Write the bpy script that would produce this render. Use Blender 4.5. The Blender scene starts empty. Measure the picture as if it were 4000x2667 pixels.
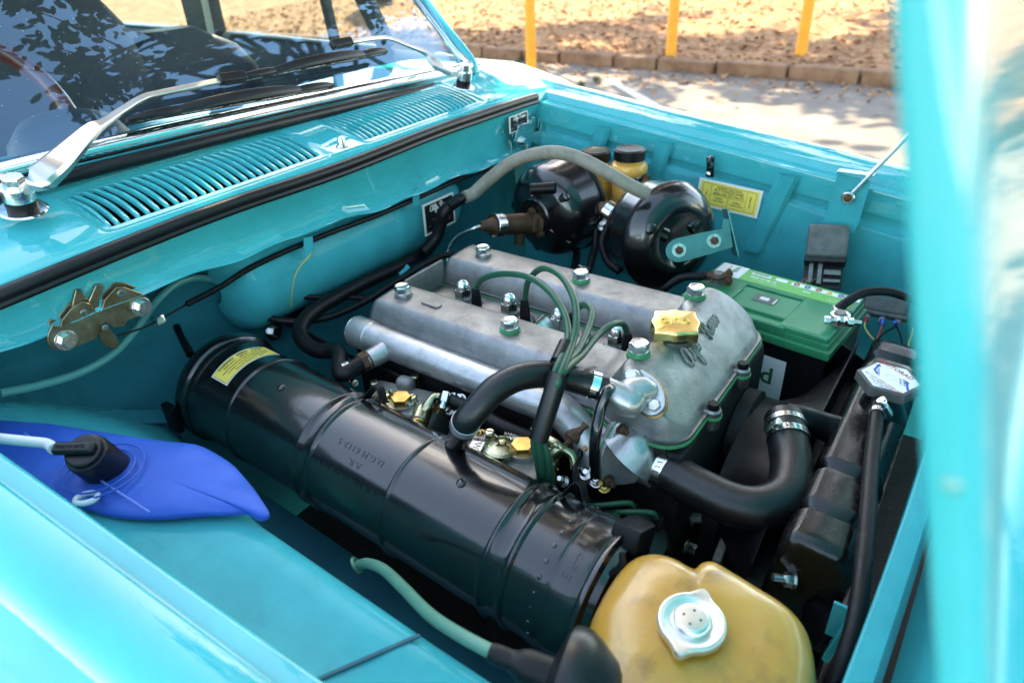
import bpy, bmesh, math, random
import numpy as np
from mathutils import Vector, Matrix
random.seed(7)
R = math.radians
SC = bpy.context.scene
COL = SC.collection

# ------------------------------------------------------------------ camera
CAM_Z = 1.38
CR = Vector((0.81791, 0.57366, -0.04395)); CU = Vector((-0.26821, 0.44775, 0.85298)); CF = Vector((-0.50900, 0.68588, -0.52009))
camd = bpy.data.cameras.new('camera'); cam = bpy.data.objects.new('camera', camd); COL.objects.link(cam)
camd.lens = 24.0; camd.sensor_width = 36.0; camd.clip_start = 0.01; camd.clip_end = 800
cam.matrix_world = Matrix(((CR.x, CU.x, -CF.x, 0), (CR.y, CU.y, -CF.y, 0), (CR.z, CU.z, -CF.z, CAM_Z), (0, 0, 0, 1)))
camd.dof.use_dof = True; camd.dof.focus_distance = 0.95; camd.dof.aperture_fstop = 4.6
SC.camera = cam

# ------------------------------------------------------------------ sky, sun, exposure
SUN_EL, SUN_AZ = R(48), R(-30)            # azimuth from +Y (across the car) towards +X
w = bpy.data.worlds.new('World'); SC.world = w; w.use_nodes = True
wn = w.node_tree; bg = wn.nodes['Background']
sky = wn.nodes.new('ShaderNodeTexSky'); sky.sky_type = 'NISHITA'; sky.sun_disc = False
sky.sun_elevation = SUN_EL; sky.sun_rotation = SUN_AZ
sky.air_density = 1.0; sky.dust_density = 1.3; sky.ozone_density = 1.0; sky.altitude = 1300
wn.links.new(sky.outputs[0], bg.inputs[0]); bg.inputs[1].default_value = 0.15
sund = bpy.data.lights.new('sun', 'SUN'); sun = bpy.data.objects.new('sun', sund); COL.objects.link(sun)
sund.energy = 2.3; sund.angle = R(0.53); sund.color = (1.0, 0.93, 0.84)
SUN_DIR = Vector((math.sin(SUN_AZ) * math.cos(SUN_EL), math.cos(SUN_AZ) * math.cos(SUN_EL), math.sin(SUN_EL)))
sun.rotation_euler = SUN_DIR.to_track_quat('Z', 'Y').to_euler()
vs = SC.view_settings
vs.view_transform = 'Standard'; vs.look = 'None'; vs.exposure = 3.15; vs.gamma = 1.0; vs.use_curve_mapping = False
vs.use_white_balance = True; vs.white_balance_temperature = 9300; vs.white_balance_tint = 6       # the photograph is balanced for open shade
SC.cycles.max_bounces = 8; SC.cycles.transparent_max_bounces = 12; SC.cycles.use_denoising = True
SC.cycles.sample_clamp_indirect = 6

# ------------------------------------------------------------------ photo rays onto real planes of the car
def _ray(px, py):
    return CF + CR * ((px - 2000) / 2667.0) - CU * ((py - 1333.5) / 2667.0)
def pz(px, py, z):
    d = _ray(px, py); t = (z - CAM_Z) / d.z; return Vector((d.x * t, d.y * t, z))
def pY(px, py, y):
    d = _ray(px, py); t = y / d.y; return Vector((d.x * t, y, CAM_Z + d.z * t))
def pX(px, py, x):
    d = _ray(px, py); t = x / d.x; return Vector((x, d.y * t, CAM_Z + d.z * t))

# ------------------------------------------------------------------ mesh helpers
def fr(o, z=(0, 0, 1), x=None):
    z = Vector(z).normalized()
    if x is None:
        x = Vector((1, 0, 0)) if abs(z.x) < .9 else Vector((0, 1, 0))
    x = Vector(x); x = (x - z * x.dot(z)).normalized(); y = z.cross(x)
    M = Matrix((x, y, z)).transposed().to_4x4(); M.translation = Vector(o); return M
I4 = Matrix.Identity(4)

class MB:
    def __init__(s): s.v = []; s.f = []
    def add(s, v, f, M=None):
        n = len(s.v)
        s.v += [tuple(M @ Vector(p)) if M is not None else tuple(p) for p in v]
        s.f += [tuple(n + i for i in q) for q in f]; return s
    def bm(s, b, M=None):
        b.verts.index_update()
        s.add([v.co[:] for v in b.verts], [[v.index for v in f.verts] for f in b.faces], M); b.free(); return s
    def box(s, size, M=I4, bev=0.0, seg=2):
        b = bmesh.new(); bmesh.ops.create_cube(b, size=1.0)
        bmesh.ops.scale(b, vec=size, verts=b.verts)
        if bev > 0: bmesh.ops.bevel(b, geom=b.edges[:], offset=min(bev, min(size) * .48), segments=seg, profile=.5, affect='EDGES')
        return s.bm(b, M)
    def rows(s, rows, closed=False, cap=False):
        """loft through rows of equally many points"""
        n = len(rows[0]); v = [p for r in rows for p in r]; f = []
        for i in range(len(rows) - 1):
            for j in range(n if closed else n - 1):
                k = (j + 1) % n
                f.append((i * n + j, i * n + k, (i + 1) * n + k, (i + 1) * n + j))
        if cap: f.append(tuple(range(n - 1, -1, -1))); f.append(tuple((len(rows) - 1) * n + j for j in range(n)))
        return s.add(v, f)
    def lathe(s, prof, M=I4, seg=28, cap=True, sx=1.0, sy=1.0):
        rows = [[tuple(M @ Vector((r * sx * math.cos(2 * math.pi * k / seg), r * sy * math.sin(2 * math.pi * k / seg), h))) for k in range(seg)] for r, h in prof]
        return s.rows(rows, closed=True, cap=cap)
    def tube(s, pts, r, seg=12, sub=6, cap=True, closed=False):
        P = [Vector(p) for p in pts]
        if sub > 1: P = crom(P, sub, closed)
        n = len(P); rr = r if callable(r) else ((lambda t: r) if not isinstance(r, (list, tuple)) else (lambda t: float(np.interp(t, np.linspace(0, 1, len(r)), r))))
        T = []
        for i in range(n):
            a = P[(i - 1) % n] if (closed or i > 0) else P[0]; b = P[(i + 1) % n] if (closed or i < n - 1) else P[-1]
            t = b - a; T.append(t.normalized() if t.length > 1e-9 else Vector((0, 0, 1)))
        u = T[0].orthogonal().normalized(); rows = []
        for i in range(n):
            u = (u - T[i] * u.dot(T[i])).normalized(); w_ = T[i].cross(u); q = rr(i / (n - 1))
            rows.append([tuple(P[i] + (u * math.cos(2 * math.pi * k / seg) + w_ * math.sin(2 * math.pi * k / seg)) * q) for k in range(seg)])
        if closed: rows.append(rows[0])
        return s.rows(rows, closed=True, cap=cap and not closed)
    def prism(s, poly, h, M=I4, bev=0.0, seg=2):
        b = bmesh.new(); vs_ = [b.verts.new((p[0], p[1], 0)) for p in poly]; f = b.faces.new(vs_)
        r_ = bmesh.ops.extrude_face_region(b, geom=[f]); up = [e for e in r_['geom'] if isinstance(e, bmesh.types.BMVert)]
        bmesh.ops.translate(b, vec=(0, 0, h), verts=up)
        if bev > 0:
            ed = [e for e in b.edges if all(abs(v.co.z - h) < 1e-7 for v in e.verts)]
            bmesh.ops.bevel(b, geom=ed, offset=bev, segments=seg, profile=.5, affect='EDGES')
        return s.bm(b, M)
    def surf(s, fn, nu, nv, u=(0, 1), v=(0, 1)):
        return s.rows([[tuple(fn(u[0] + (u[1] - u[0]) * i / nu, v[0] + (v[1] - v[0]) * j / nv)) for j in range(nv + 1)] for i in range(nu + 1)])
    def ball(s, c, r, seg=14, sc=(1, 1, 1)):
        b = bmesh.new(); bmesh.ops.create_uvsphere(b, u_segments=seg, v_segments=max(6, seg // 2), radius=r)
        return s.bm(b, Matrix.Translation(Vector(c)) @ Matrix.Diagonal((*sc, 1)))
    def torus(s, R_, r, M=I4, seg=32, rs=10, a0=0, a1=360):
        pts = [M @ Vector((R_ * math.cos(R(a0 + (a1 - a0) * i / seg)), R_ * math.sin(R(a0 + (a1 - a0) * i / seg)), 0)) for i in range(seg + (0 if a1 - a0 == 360 else 1))]
        return s.tube(pts, r, rs, 1, closed=(a1 - a0 == 360))
    def hexhead(s, M, af, h, washer=0.0, wt=.0015):
        z = 0
        if washer: s.lathe([(washer * .97, 0), (washer, wt * .3), (washer, wt * .8), (washer * .96, wt)], M, 22); z = wt
        r_ = af / math.sqrt(3)
        s.lathe([(r_, z), (r_, z + h * .82), (r_ * .9, z + h)], M, 6)
        return s
    def map(s, fn): s.v = [tuple(fn(Vector(p))) for p in s.v]; return s

def crom(P, n, closed=False):
    out = []; m = len(P)
    for i in range(m if closed else m - 1):
        p0 = P[(i - 1) % m] if (closed or i > 0) else P[0] * 2 - P[1]; p1 = P[i]; p2 = P[(i + 1) % m]
        p3 = P[(i + 2) % m] if (closed or i < m - 2) else P[-1] * 2 - P[-2]
        for k in range(n):
            t = k / n
            out.append(.5 * ((2 * p1) + (p2 - p0) * t + (2 * p0 - 5 * p1 + 4 * p2 - p3) * t * t + (3 * p1 - p0 - 3 * p2 + p3) * t ** 3))
    if not closed: out.append(P[-1].copy())
    return out

def base_of(o):
    p = Vector((0, 0, 0))
    while o is not None: p += Vector(o.location); o = o.parent
    return p

def part(name, mb, mat, parent=None, sharp=38, label=None, cat=None, group=None, kind=None, smooth=True, recalc=True, origin=None):
    me = bpy.data.meshes.new(name)
    if parent is not None: off = base_of(parent)
    elif origin is not None: off = Vector(origin)
    else:
        a = np.array(mb.v); off = Vector(((a[:, 0].min() + a[:, 0].max()) / 2, (a[:, 1].min() + a[:, 1].max()) / 2, a[:, 2].min()))
    b = bmesh.new(); vs_ = [b.verts.new(Vector(p) - off) for p in mb.v]
    for q in mb.f:
        try: b.faces.new([vs_[i] for i in q])
        except ValueError: pass
    if recalc: bmesh.ops.recalc_face_normals(b, faces=b.faces[:])
    if smooth:
        ca = math.radians(sharp)
        for f in b.faces: f.smooth = True
        for e in b.edges:
            if len(e.link_faces) == 2 and e.calc_face_angle(0) > ca: e.smooth = False
    b.to_mesh(me); b.free()
    me.materials.append(MAT[mat] if isinstance(mat, str) else mat)
    o = bpy.data.objects.new(name, me); COL.objects.link(o)
    if parent is not None: o.parent = parent
    else: o.location = off
    if smooth and len(me.polygons) < 30000:
        wm = o.modifiers.new('weighted_normals', 'WEIGHTED_NORMAL'); wm.keep_sharp = True
    if label: o['label'] = label
    if cat: o['category'] = cat
    if group: o['group'] = group
    if kind: o['kind'] = kind
    return o

def thing(name, label, cat, loc, group=None):
    o = bpy.data.objects.new(name, None); COL.objects.link(o); o.location = loc; o.empty_display_size = .05
    o['label'] = label; o['category'] = cat
    if group: o['group'] = group
    return o

def inst(src, parent, M):
    """another object on the mesh of src (its geometry is around its own origin), placed by M in world space"""
    o = src.copy(); COL.objects.link(o); o.parent = parent
    for k in ('label', 'category', 'group'):
        if k in o: del o[k]
    M = M.copy(); M.translation = M.translation - base_of(parent); o.matrix_basis = M; return o

_tc = {}
def text_mb(s, size=.01, ext=.0004, align='CENTER', M=I4, fn=None, bold=0.0, shear=0.0, space=1.0):
    cu = bpy.data.curves.new('lettering', 'FONT'); cu.body = s; cu.size = size; cu.extrude = ext; cu.align_x = align; cu.align_y = 'CENTER'
    cu.resolution_u = 3; cu.offset = bold; cu.shear = shear; cu.space_character = space
    o = bpy.data.objects.new('lettering', cu); me = bpy.data.meshes.new_from_object(o)
    mb = MB(); mb.add([v.co[:] for v in me.vertices], [tuple(p.vertices) for p in me.polygons])
    bpy.data.objects.remove(o); bpy.data.curves.remove(cu); bpy.data.meshes.remove(me)
    if fn: mb.map(fn)
    else: mb.map(lambda p: M @ p)
    return mb
def join(*mbs):
    m = MB()
    for b in mbs: m.add(b.v, b.f)
    return m
def tri(mb):   # split long ngons? (text faces stay as they are)
    return mb
# ------------------------------------------------------------------ materials (procedural)
MAT = {}
def mat(name, col, rough=.5, metal=0.0, coat=0.0, spec=.5, bump=0.0, bscale=200, var=0.0, vscale=30, col2=None, rvar=0.0, trans=0.0, sss=0.0, sub=None, ior=1.5, coat_r=.05, stain=0.0, stain_col=(.03, .025, .02), stain_scale=14, stain_lo=.55):
    m = bpy.data.materials.new(name); m.use_nodes = True; nt = m.node_tree; p = nt.nodes['Principled BSDF']; L = nt.links
    p.inputs['Roughness'].default_value = rough; p.inputs['Metallic'].default_value = metal
    p.inputs['Coat Weight'].default_value = coat; p.inputs['Coat Roughness'].default_value = coat_r
    p.inputs['Specular IOR Level'].default_value = spec; p.inputs['IOR'].default_value = ior
    p.inputs['Transmission Weight'].default_value = trans
    if sss: p.inputs['Subsurface Weight'].default_value = sss; p.inputs['Subsurface Radius'].default_value = sub or (.02, .012, .004); p.inputs['Subsurface Scale'].default_value = 1.0
    tc = nt.nodes.new('ShaderNodeNewGeometry')
    out = None
    def noise(scale, det=4, rgh=.6):
        n = nt.nodes.new('ShaderNodeTexNoise'); n.inputs['Scale'].default_value = scale; n.inputs['Detail'].default_value = det; n.inputs['Roughness'].default_value = rgh
        L.new(tc.outputs['Position'], n.inputs['Vector']); return n
    base = nt.nodes.new('ShaderNodeRGB'); base.outputs[0].default_value = (*col, 1); out = base.outputs[0]
    if var or col2:
        n = noise(vscale); mx = nt.nodes.new('ShaderNodeMix'); mx.data_type = 'RGBA'
        c2 = col2 or tuple(c * (1 - var) for c in col)
        rp = nt.nodes.new('ShaderNodeMapRange'); rp.inputs[1].default_value = .35; rp.inputs[2].default_value = .68
        L.new(n.outputs['Fac'], rp.inputs[0]); L.new(rp.outputs[0], mx.inputs['Factor']); L.new(out, mx.inputs['A']); mx.inputs['B'].default_value = (*c2, 1); out = mx.outputs['Result']
    if stain:
        n = noise(stain_scale, 8, .7); rp = nt.nodes.new('ShaderNodeMapRange'); rp.inputs[1].default_value = stain_lo; rp.inputs[2].default_value = stain_lo + .17; rp.inputs[4].default_value = stain
        L.new(n.outputs['Fac'], rp.inputs[0]); mx = nt.nodes.new('ShaderNodeMix'); mx.data_type = 'RGBA'
        L.new(rp.outputs[0], mx.inputs['Factor']); L.new(out, mx.inputs['A']); mx.inputs['B'].default_value = (*stain_col, 1); out = mx.outputs['Result']
    L.new(out, p.inputs['Base Color'])
    if rvar:
        n = noise(vscale * 1.7, 6); rp = nt.nodes.new('ShaderNodeMapRange'); rp.inputs[1].default_value = .3; rp.inputs[2].default_value = .7
        rp.inputs[3].default_value = max(0, rough - rvar); rp.inputs[4].default_value = min(1, rough + rvar); L.new(n.outputs['Fac'], rp.inputs[0]); L.new(rp.outputs[0], p.inputs['Roughness'])
    if bump:
        n = noise(bscale, 5, .55); b = nt.nodes.new('ShaderNodeBump'); b.inputs['Strength'].default_value = 1.0; b.inputs['Distance'].default_value = bump
        L.new(n.outputs['Fac'], b.inputs['Height']); L.new(b.outputs[0], p.inputs['Normal'])
        if coat: L.new(b.outputs[0], p.inputs['Coat Normal'])
    MAT[name] = m; return m

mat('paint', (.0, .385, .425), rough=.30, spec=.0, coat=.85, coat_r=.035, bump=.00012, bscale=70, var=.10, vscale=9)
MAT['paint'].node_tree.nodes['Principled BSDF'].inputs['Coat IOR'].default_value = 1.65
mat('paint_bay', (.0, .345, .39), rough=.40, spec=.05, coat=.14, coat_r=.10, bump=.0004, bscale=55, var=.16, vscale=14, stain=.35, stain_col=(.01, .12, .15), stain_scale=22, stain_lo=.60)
mat('paint_dull_shaded', (.0, .19, .235), rough=.45, spec=.05, coat=.12, coat_r=.15, bump=.0005, bscale=55, var=.2, vscale=14, stain=.4, stain_col=(.004, .07, .09), stain_scale=16, stain_lo=.55)  # bay paint copied darker: firewall shade put into the colour, plus dirt stains
mat('paint_deep_shade', (.0, .10, .135), rough=.5, coat=.35, coat_r=.22, bump=.0005, bscale=60, var=.2, vscale=18, stain=.45, stain_col=(.008, .07, .09), stain_scale=18, stain_lo=.55)  # darkest bay paint: shade of the low ledge and slit put into the colour
mat('black_gloss', (.004, .004, .005), rough=.25, coat=.7, coat_r=.10, bump=.00010, bscale=90, stain=.2, stain_col=(.03, .03, .033), stain_scale=160, stain_lo=.68)
mat('black_tank', (.005, .0047, .0045), rough=.24, spec=.5, bump=.0003, bscale=60, rvar=.1, vscale=30, stain=.15, stain_col=(.025, .025, .025), stain_scale=50)
mat('black_satin', (.003, .003, .004), spec=.22, rough=.42, bump=.0002, bscale=220, rvar=.1)
mat('rubber', (.004, .004, .005), spec=.25, rough=.46, bump=.0003, bscale=320, rvar=.1, vscale=60, stain=.2, stain_col=(.04, .04, .042), stain_scale=60)
mat('rubber_hose', (.0055, .0055, .0065), spec=.5, rough=.36, bump=.0004, bscale=260, rvar=.08, vscale=40, stain=.25, stain_col=(.03, .03, .032), stain_scale=45)
mat('plated_bracket', (.05, .25, .25), rough=.32, metal=.6, var=.2, vscale=40)
mat('rubber_seal', (.005, .005, .0065), spec=.4, rough=.36, bump=.0002, bscale=400)
mat('black_plastic', (.006, .006, .007), spec=.4, rough=.36, bump=.0001, bscale=300)
mat('cast_alu', (.31, .31, .31), rough=.40, metal=1.0, bump=.0007, bscale=620, var=.3, vscale=26, rvar=.12, stain=.5, stain_col=(.075, .078, .085), stain_scale=34, stain_lo=.55)
mat('alu_smooth', (.47, .475, .48), rough=.36, metal=.8, bump=.0003, bscale=300, var=.2, vscale=30, rvar=.1, stain=.35, stain_col=(.13, .13, .14), stain_scale=60)
mat('pot_metal', (.26, .255, .24), rough=.52, metal=.6, bump=.0008, bscale=420, var=.3, vscale=50, stain=.5, stain_col=(.06, .05, .035), stain_scale=60)
mat('engine_dark', (.010, .010, .011), rough=.6, metal=.3, bump=.001, bscale=160, var=.5, vscale=40, stain=.4, stain_col=(.07, .06, .05), stain_scale=50)
mat('chrome', (.86, .87, .88), rough=.07, metal=1.0, rvar=.04, bump=.00008, bscale=120)
mat('zinc', (.74, .75, .74), rough=.20, metal=1.0, bump=.0002, bscale=300, var=.25, vscale=120, rvar=.08)
mat('steel_worn', (.66, .66, .64), rough=.30, metal=1.0, bump=.00008, bscale=120, var=.3, vscale=60, rvar=.1)
mat('steel_satin', (.60, .59, .56), rough=.33, metal=1.0, var=.12, vscale=20)
mat('cap_zinc', (.78, .78, .74), rough=.30, metal=.95, var=.1, vscale=60)
mat('olive_zinc', (.50, .47, .30), rough=.26, metal=1.0, var=.35, vscale=60, bump=.0002, bscale=260)
mat('latch_metal', (.36, .31, .21), rough=.34, metal=.9, bump=.0003, bscale=240, col2=(.24, .15, .07), vscale=38, rvar=.1, stain=.5, stain_col=(.08, .06, .05), stain_scale=60)
mat('gold', (.92, .68, .30), rough=.24, metal=1.0, bump=.00005, bscale=60, col2=(.84, .56, .19), vscale=25)
mat('brass', (.62, .36, .12), rough=.33, metal=1.0, bump=.0003, bscale=200, col2=(.40, .21, .07), vscale=70)
mat('rust_brown', (.13, .065, .035), rough=.55, metal=.55, bump=.0009, bscale=260, col2=(.07, .035, .022), vscale=60)
mat('green_plastic', (.006, .24, .11), rough=.36, coat=.2, coat_r=.2, bump=.0002, bscale=180, var=.18, vscale=24, stain=.22, stain_col=(.10, .22, .14), stain_scale=40)
mat('green_print', (.13, .46, .12), rough=.45)
mat('green_lead', (.007, .075, .042), spec=.35, rough=.40, bump=.0001, bscale=200, var=.15, vscale=60)
mat('green_gasket', (.03, .26, .11), rough=.55, var=.2, vscale=80)
mat('green_cable', (.07, .24, .17), rough=.42, var=.2, vscale=40)
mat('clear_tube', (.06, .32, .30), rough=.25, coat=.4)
mat('white_tube', (.62, .66, .70), rough=.35, sss=.2, sub=(.005, .005, .005))
mat('hose_grey', (.215, .20, .165), rough=.62, bump=.0003, bscale=160, var=.3, vscale=40, stain=.35, stain_col=(.07, .06, .05), stain_scale=40)
mat('yellow_tank', (.56, .29, .042), rough=.36, sss=.75, sub=(.06, .03, .006), coat=.7, coat_r=.16, bump=.0012, bscale=22, col2=(.50, .21, .02), vscale=9, stain=.65, stain_col=(.22, .10, .02), stain_scale=22, stain_lo=.54)
mat('tank_fluid', (.40, .30, .01), rough=.4, sss=.4, sub=(.03, .02, .004))
mat('amber_plastic', (.86, .43, .10), rough=.35, sss=.5, sub=(.02, .01, .003), coat=.3, var=.15, vscale=40)
mat('blue_vinyl', (.0, .075, .40), rough=.48, spec=.3, bump=.0016, bscale=26, col2=(.0, .10, .50), vscale=9)
mat('blue_vinyl_mark', (.10, .20, .62), rough=.5)
mat('label_yellow', (1.0, .74, .15), rough=.40, var=.08, vscale=60)
mat('label_white', (.80, .80, .80), rough=.42, var=.06, vscale=60)
mat('label_cream', (.74, .72, .66), rough=.45, var=.12, vscale=60)
mat('label_grey', (.10, .11, .11), rough=.45)
mat('print_black', (.012, .012, .014), rough=.5)
mat('print_red', (.42, .015, .02), rough=.5)
mat('print_blue', (.012, .06, .35), rough=.5)
mat('print_green', (.01, .13, .05), rough=.5)
mat('print_orange', (.78, .36, .03), rough=.5)
mat('print_white', (.78, .80, .78), rough=.5)
mat('plate_black', (.012, .013, .016), rough=.3, metal=.2)
mat('plate_silver', (.70, .70, .69), rough=.3, metal=1.0)
mat('blue_connector', (.01, .10, .55), rough=.4)
mat('red_wire', (.45, .02, .03), rough=.45)
mat('green_wire', (.02, .25, .13), rough=.45)
mat('yellow_wire', (.45, .42, .08), rough=.45)
mat('brown_wire', (.14, .06, .04), rough=.5)
mat('relay_grey', (.10, .105, .10), rough=.48, bump=.0004, bscale=200, var=.4, vscale=60, stain=.4, stain_col=(.03, .03, .03), stain_scale=50)
mat('interior_dark', (.012, .018, .026), rough=.6, var=.3, vscale=12)
mat('interior_seat', (.006, .016, .032), rough=.55, bump=.002, bscale=30, var=.3, vscale=8)
mat('interior_teal', (.010, .03, .05), rough=.55, var=.2, vscale=10)
mat('interior_cream', (.42, .40, .33), rough=.6)
mat('wood_rim', (.16, .014, .012), rough=.3, coat=.3, var=.4, vscale=50)
mat('yellow_post', (.80, .31, .02), rough=.6, var=.2, vscale=12, stain=.3, stain_col=(.35, .13, .02), stain_scale=20)
mat('bark', (.07, .045, .03), rough=.9, bump=.01, bscale=30, var=.4, vscale=12)
mat('leaf', (.035, .075, .02), rough=.55, var=.4, vscale=3)
mat('dry_leaf', (.46, .25, .125), rough=.85, col2=(.18, .075, .038), vscale=9, spec=.2)
mat('kerbstone', (.27, .15, .095), rough=.9, bump=.012, bscale=30, col2=(.15, .075, .045), vscale=6, spec=.2)
mat('line_paint', (.55, .50, .44), rough=.8, stain=.7, stain_col=(.25, .19, .15), stain_scale=9, stain_lo=.48)

def asphalt():
    m = mat('asphalt', (.225, .195, .175), rough=.92, col2=(.15, .13, .12), vscale=2.2, bump=.004, bscale=120, spec=.15, stain=.5, stain_col=(.30, .225, .175), stain_scale=5, stain_lo=.52)
    m2 = mat('verge_soil', (.40, .205, .105), rough=.95, col2=(.23, .10, .052), vscale=5, bump=.02, bscale=14, spec=.1, stain=.6, stain_col=(.52, .38, .26), stain_scale=11, stain_lo=.5)
asphalt()
def glass(name, tint, fac=1.0, rough=.0, ior=1.52, refl=(1, 1, 1)):
    m = bpy.data.materials.new(name); m.use_nodes = True; nt = m.node_tree; nt.nodes.clear(); L = nt.links
    o = nt.nodes.new('ShaderNodeOutputMaterial'); mx = nt.nodes.new('ShaderNodeMixShader'); t = nt.nodes.new('ShaderNodeBsdfTransparent'); g = nt.nodes.new('ShaderNodeBsdfGlossy'); g.inputs['Color'].default_value = (*refl, 1)
    f = nt.nodes.new('ShaderNodeFresnel'); f.inputs[0].default_value = ior; t.inputs[0].default_value = (*tint, 1); g.inputs['Roughness'].default_value = rough
    mul = nt.nodes.new('ShaderNodeMath'); mul.operation = 'MULTIPLY'; mul.inputs[1].default_value = fac; mul.use_clamp = True
    gm = nt.nodes.new('ShaderNodeNewGeometry'); mi = nt.nodes.new('ShaderNodeMix'); mi.inputs['A'].default_value = ior; mi.inputs['B'].default_value = 1 / ior; L.new(gm.outputs['Backfacing'], mi.inputs['Factor']); L.new(mi.outputs['Result'], f.inputs[0])      # the pane is one sheet: same reflection from both sides
    L.new(f.outputs[0], mul.inputs[0]); L.new(mul.outputs[0], mx.inputs[0]); L.new(t.outputs[0], mx.inputs[1]); L.new(g.outputs[0], mx.inputs[2]); L.new(mx.outputs[0], o.inputs[0])
    MAT[name] = m
def dusty(m):
    nt = m.node_tree; L = nt.links; o = [n for n in nt.nodes if n.type == 'OUTPUT_MATERIAL'][0]; old = o.inputs[0].links[0].from_socket
    v = nt.nodes.new('ShaderNodeTexVoronoi'); v.inputs['Scale'].default_value = 150; g = nt.nodes.new('ShaderNodeNewGeometry'); L.new(g.outputs['Position'], v.inputs['Vector'])
    a = nt.nodes.new('ShaderNodeMath'); a.operation = 'LESS_THAN'; a.inputs[1].default_value = .12; L.new(v.outputs['Distance'], a.inputs[0])
    s = nt.nodes.new('ShaderNodeSeparateColor'); L.new(v.outputs['Color'], s.inputs[0]); b = nt.nodes.new('ShaderNodeMath'); b.operation = 'GREATER_THAN'; b.inputs[1].default_value = .72; L.new(s.outputs[0], b.inputs[0])
    c = nt.nodes.new('ShaderNodeMath'); c.operation = 'MULTIPLY'; L.new(a.outputs[0], c.inputs[0]); L.new(b.outputs[0], c.inputs[1])
    e = nt.nodes.new('ShaderNodeMath'); e.operation = 'MULTIPLY_ADD'; e.inputs[1].default_value = .30; e.inputs[2].default_value = .008; L.new(c.outputs[0], e.inputs[0])
    d = nt.nodes.new('ShaderNodeBsdfDiffuse'); d.inputs[0].default_value = (.7, .72, .7, 1); mx = nt.nodes.new('ShaderNodeMixShader'); L.new(e.outputs[0], mx.inputs[0]); L.new(old, mx.inputs[1]); L.new(d.outputs[0], mx.inputs[2]); L.new(mx.outputs[0], o.inputs[0])
glass('windscreen_glass', (.66, .84, .90), 2.6, refl=(.42, .74, 1.0))  # sky's blue painted into the reflection colour, reflection also strengthened
glass('side_glass', (.9, .94, .94), 1.0)
dusty(MAT['windscreen_glass'])
# ------------------------------------------------------------------ the setting
KERB_Y = pz(2600, 279, 0).y
def sheet(name, x0, x1, y0, y1, z, m, nx=2, ny=2, fn=None):
    mb = MB(); mb.surf(lambda u, v: (x0 + (x1 - x0) * u, y0 + (y1 - y0) * v, z + (fn(x0 + (x1 - x0) * u, y0 + (y1 - y0) * v) if fn else 0)), nx, ny)
    return part(name, mb, m, kind='structure')
sheet('ground', -200, 200, -200, 300, -.02, 'verge_soil')
sheet('car_park', -60, 60, -40, KERB_Y + .1, .0, 'asphalt')
def verge_z(x, y): return .07 + .03 * (y - KERB_Y) * (1 if y < 14 else 1) * .9 + .03 * math.sin(x * 1.3 + y) + .02 * math.sin(x * 3.1 - y * 2.3)
sheet('verge', -40, 30, KERB_Y + .16, 40, .0, 'verge_soil', 90, 60, verge_z)
a_, b_ = pz(2380, 310, .004), pz(2570, 420, .004)
dv = (b_ - a_).normalized(); nv = Vector((-dv.y, dv.x, 0)) * .05
mb = MB(); mb.add([a_ - nv, a_ + nv, b_ + dv * 2.2 + nv, b_ + dv * 2.2 - nv], [(0, 1, 2, 3)]); part('parking_line', mb, 'line_paint', kind='structure')
kerb = thing('kerb', 'low kerb of rough red-brown stones along the far edge of the car park', 'kerb', (-4, KERB_Y, 0)); 
x = -14.0
rnd = random.Random(3)
while x < 6:
    L = rnd.uniform(.5, .72); mb = MB()
    mb.box((L - .03, .17, .21), fr((x + L / 2, KERB_Y + rnd.uniform(-.012, .012) + .085, .022 + rnd.uniform(-.012, .008)), (rnd.uniform(-.02, .02), rnd.uniform(-.05, .05), 1)), .022, 2)
    part('kerbstone', mb, 'kerbstone', kerb); x += L
# three painted posts standing in the verge
for k, (bx, by, tx, lab) in enumerate(((2074, 195, 2068, 'leftmost of the three yellow posts behind the kerb, nearest the windscreen pillar'),
                                       (2624, 165, 2641, 'middle one of the three yellow posts standing behind the kerb'),
                                       (3136, 162, 3163, 'rightmost of the three yellow posts behind the kerb, nearest the raised bonnet'))):
    b = pz(bx, by, .22); mb = MB()
    mb.tube([b - Vector((0, 0, .2)), b + Vector((0, 0, .45)), b + Vector((rnd.uniform(-.01, .01), 0, 1.05))], [.058, .055, .052], 14, 4)
    mb.lathe([(.052, 0), (.046, .02), (.02, .03)], fr(b + Vector((0, 0, 1.045))), 14)
    part('yellow_post', mb, 'yellow_post', label=lab, cat='post', group='yellow posts behind the kerb')
# dry leaves lying about: nobody could count them
mb = MB(); rl = random.Random(11)
def leafcard(mb, c, s, r_):
    a = r_.uniform(0, 6.28); t1, t2 = r_.uniform(-.5, .5), r_.uniform(-.5, .5)
    ux, uy = math.cos(a), math.sin(a)
    P = [(-1, 0), (-.3, .45), (.6, .35), (1, 0), (.5, -.4), (-.4, -.42)]
    mb.add([(c[0] + s * (p * ux - q * uy), c[1] + s * (p * uy + q * ux), c[2] + s * (.25 + t1 * p + t2 * q)) for p, q in P], [(0, 1, 2, 3), (0, 3, 4, 5)])
for i in range(16000):
    x = rl.uniform(-13, 3); y = KERB_Y + .2 + 12 * rl.random() ** 1.5
    leafcard(mb, (x, y, verge_z(x, y) + .005), rl.uniform(.025, .055), rl)
for i in range(900):
    x = rl.uniform(-9, 2); y = KERB_Y - abs(rl.gauss(0, .5)) - .02
    if y < 2: continue
    leafcard(mb, (x, y, .006), rl.uniform(.02, .04), rl)
part('leaf_litter', mb, 'dry_leaf', kind='stuff', label='dry brown leaves scattered over the verge and along the kerb', cat='leaf litter', smooth=False, recalc=False)
mb = MB()
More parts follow.
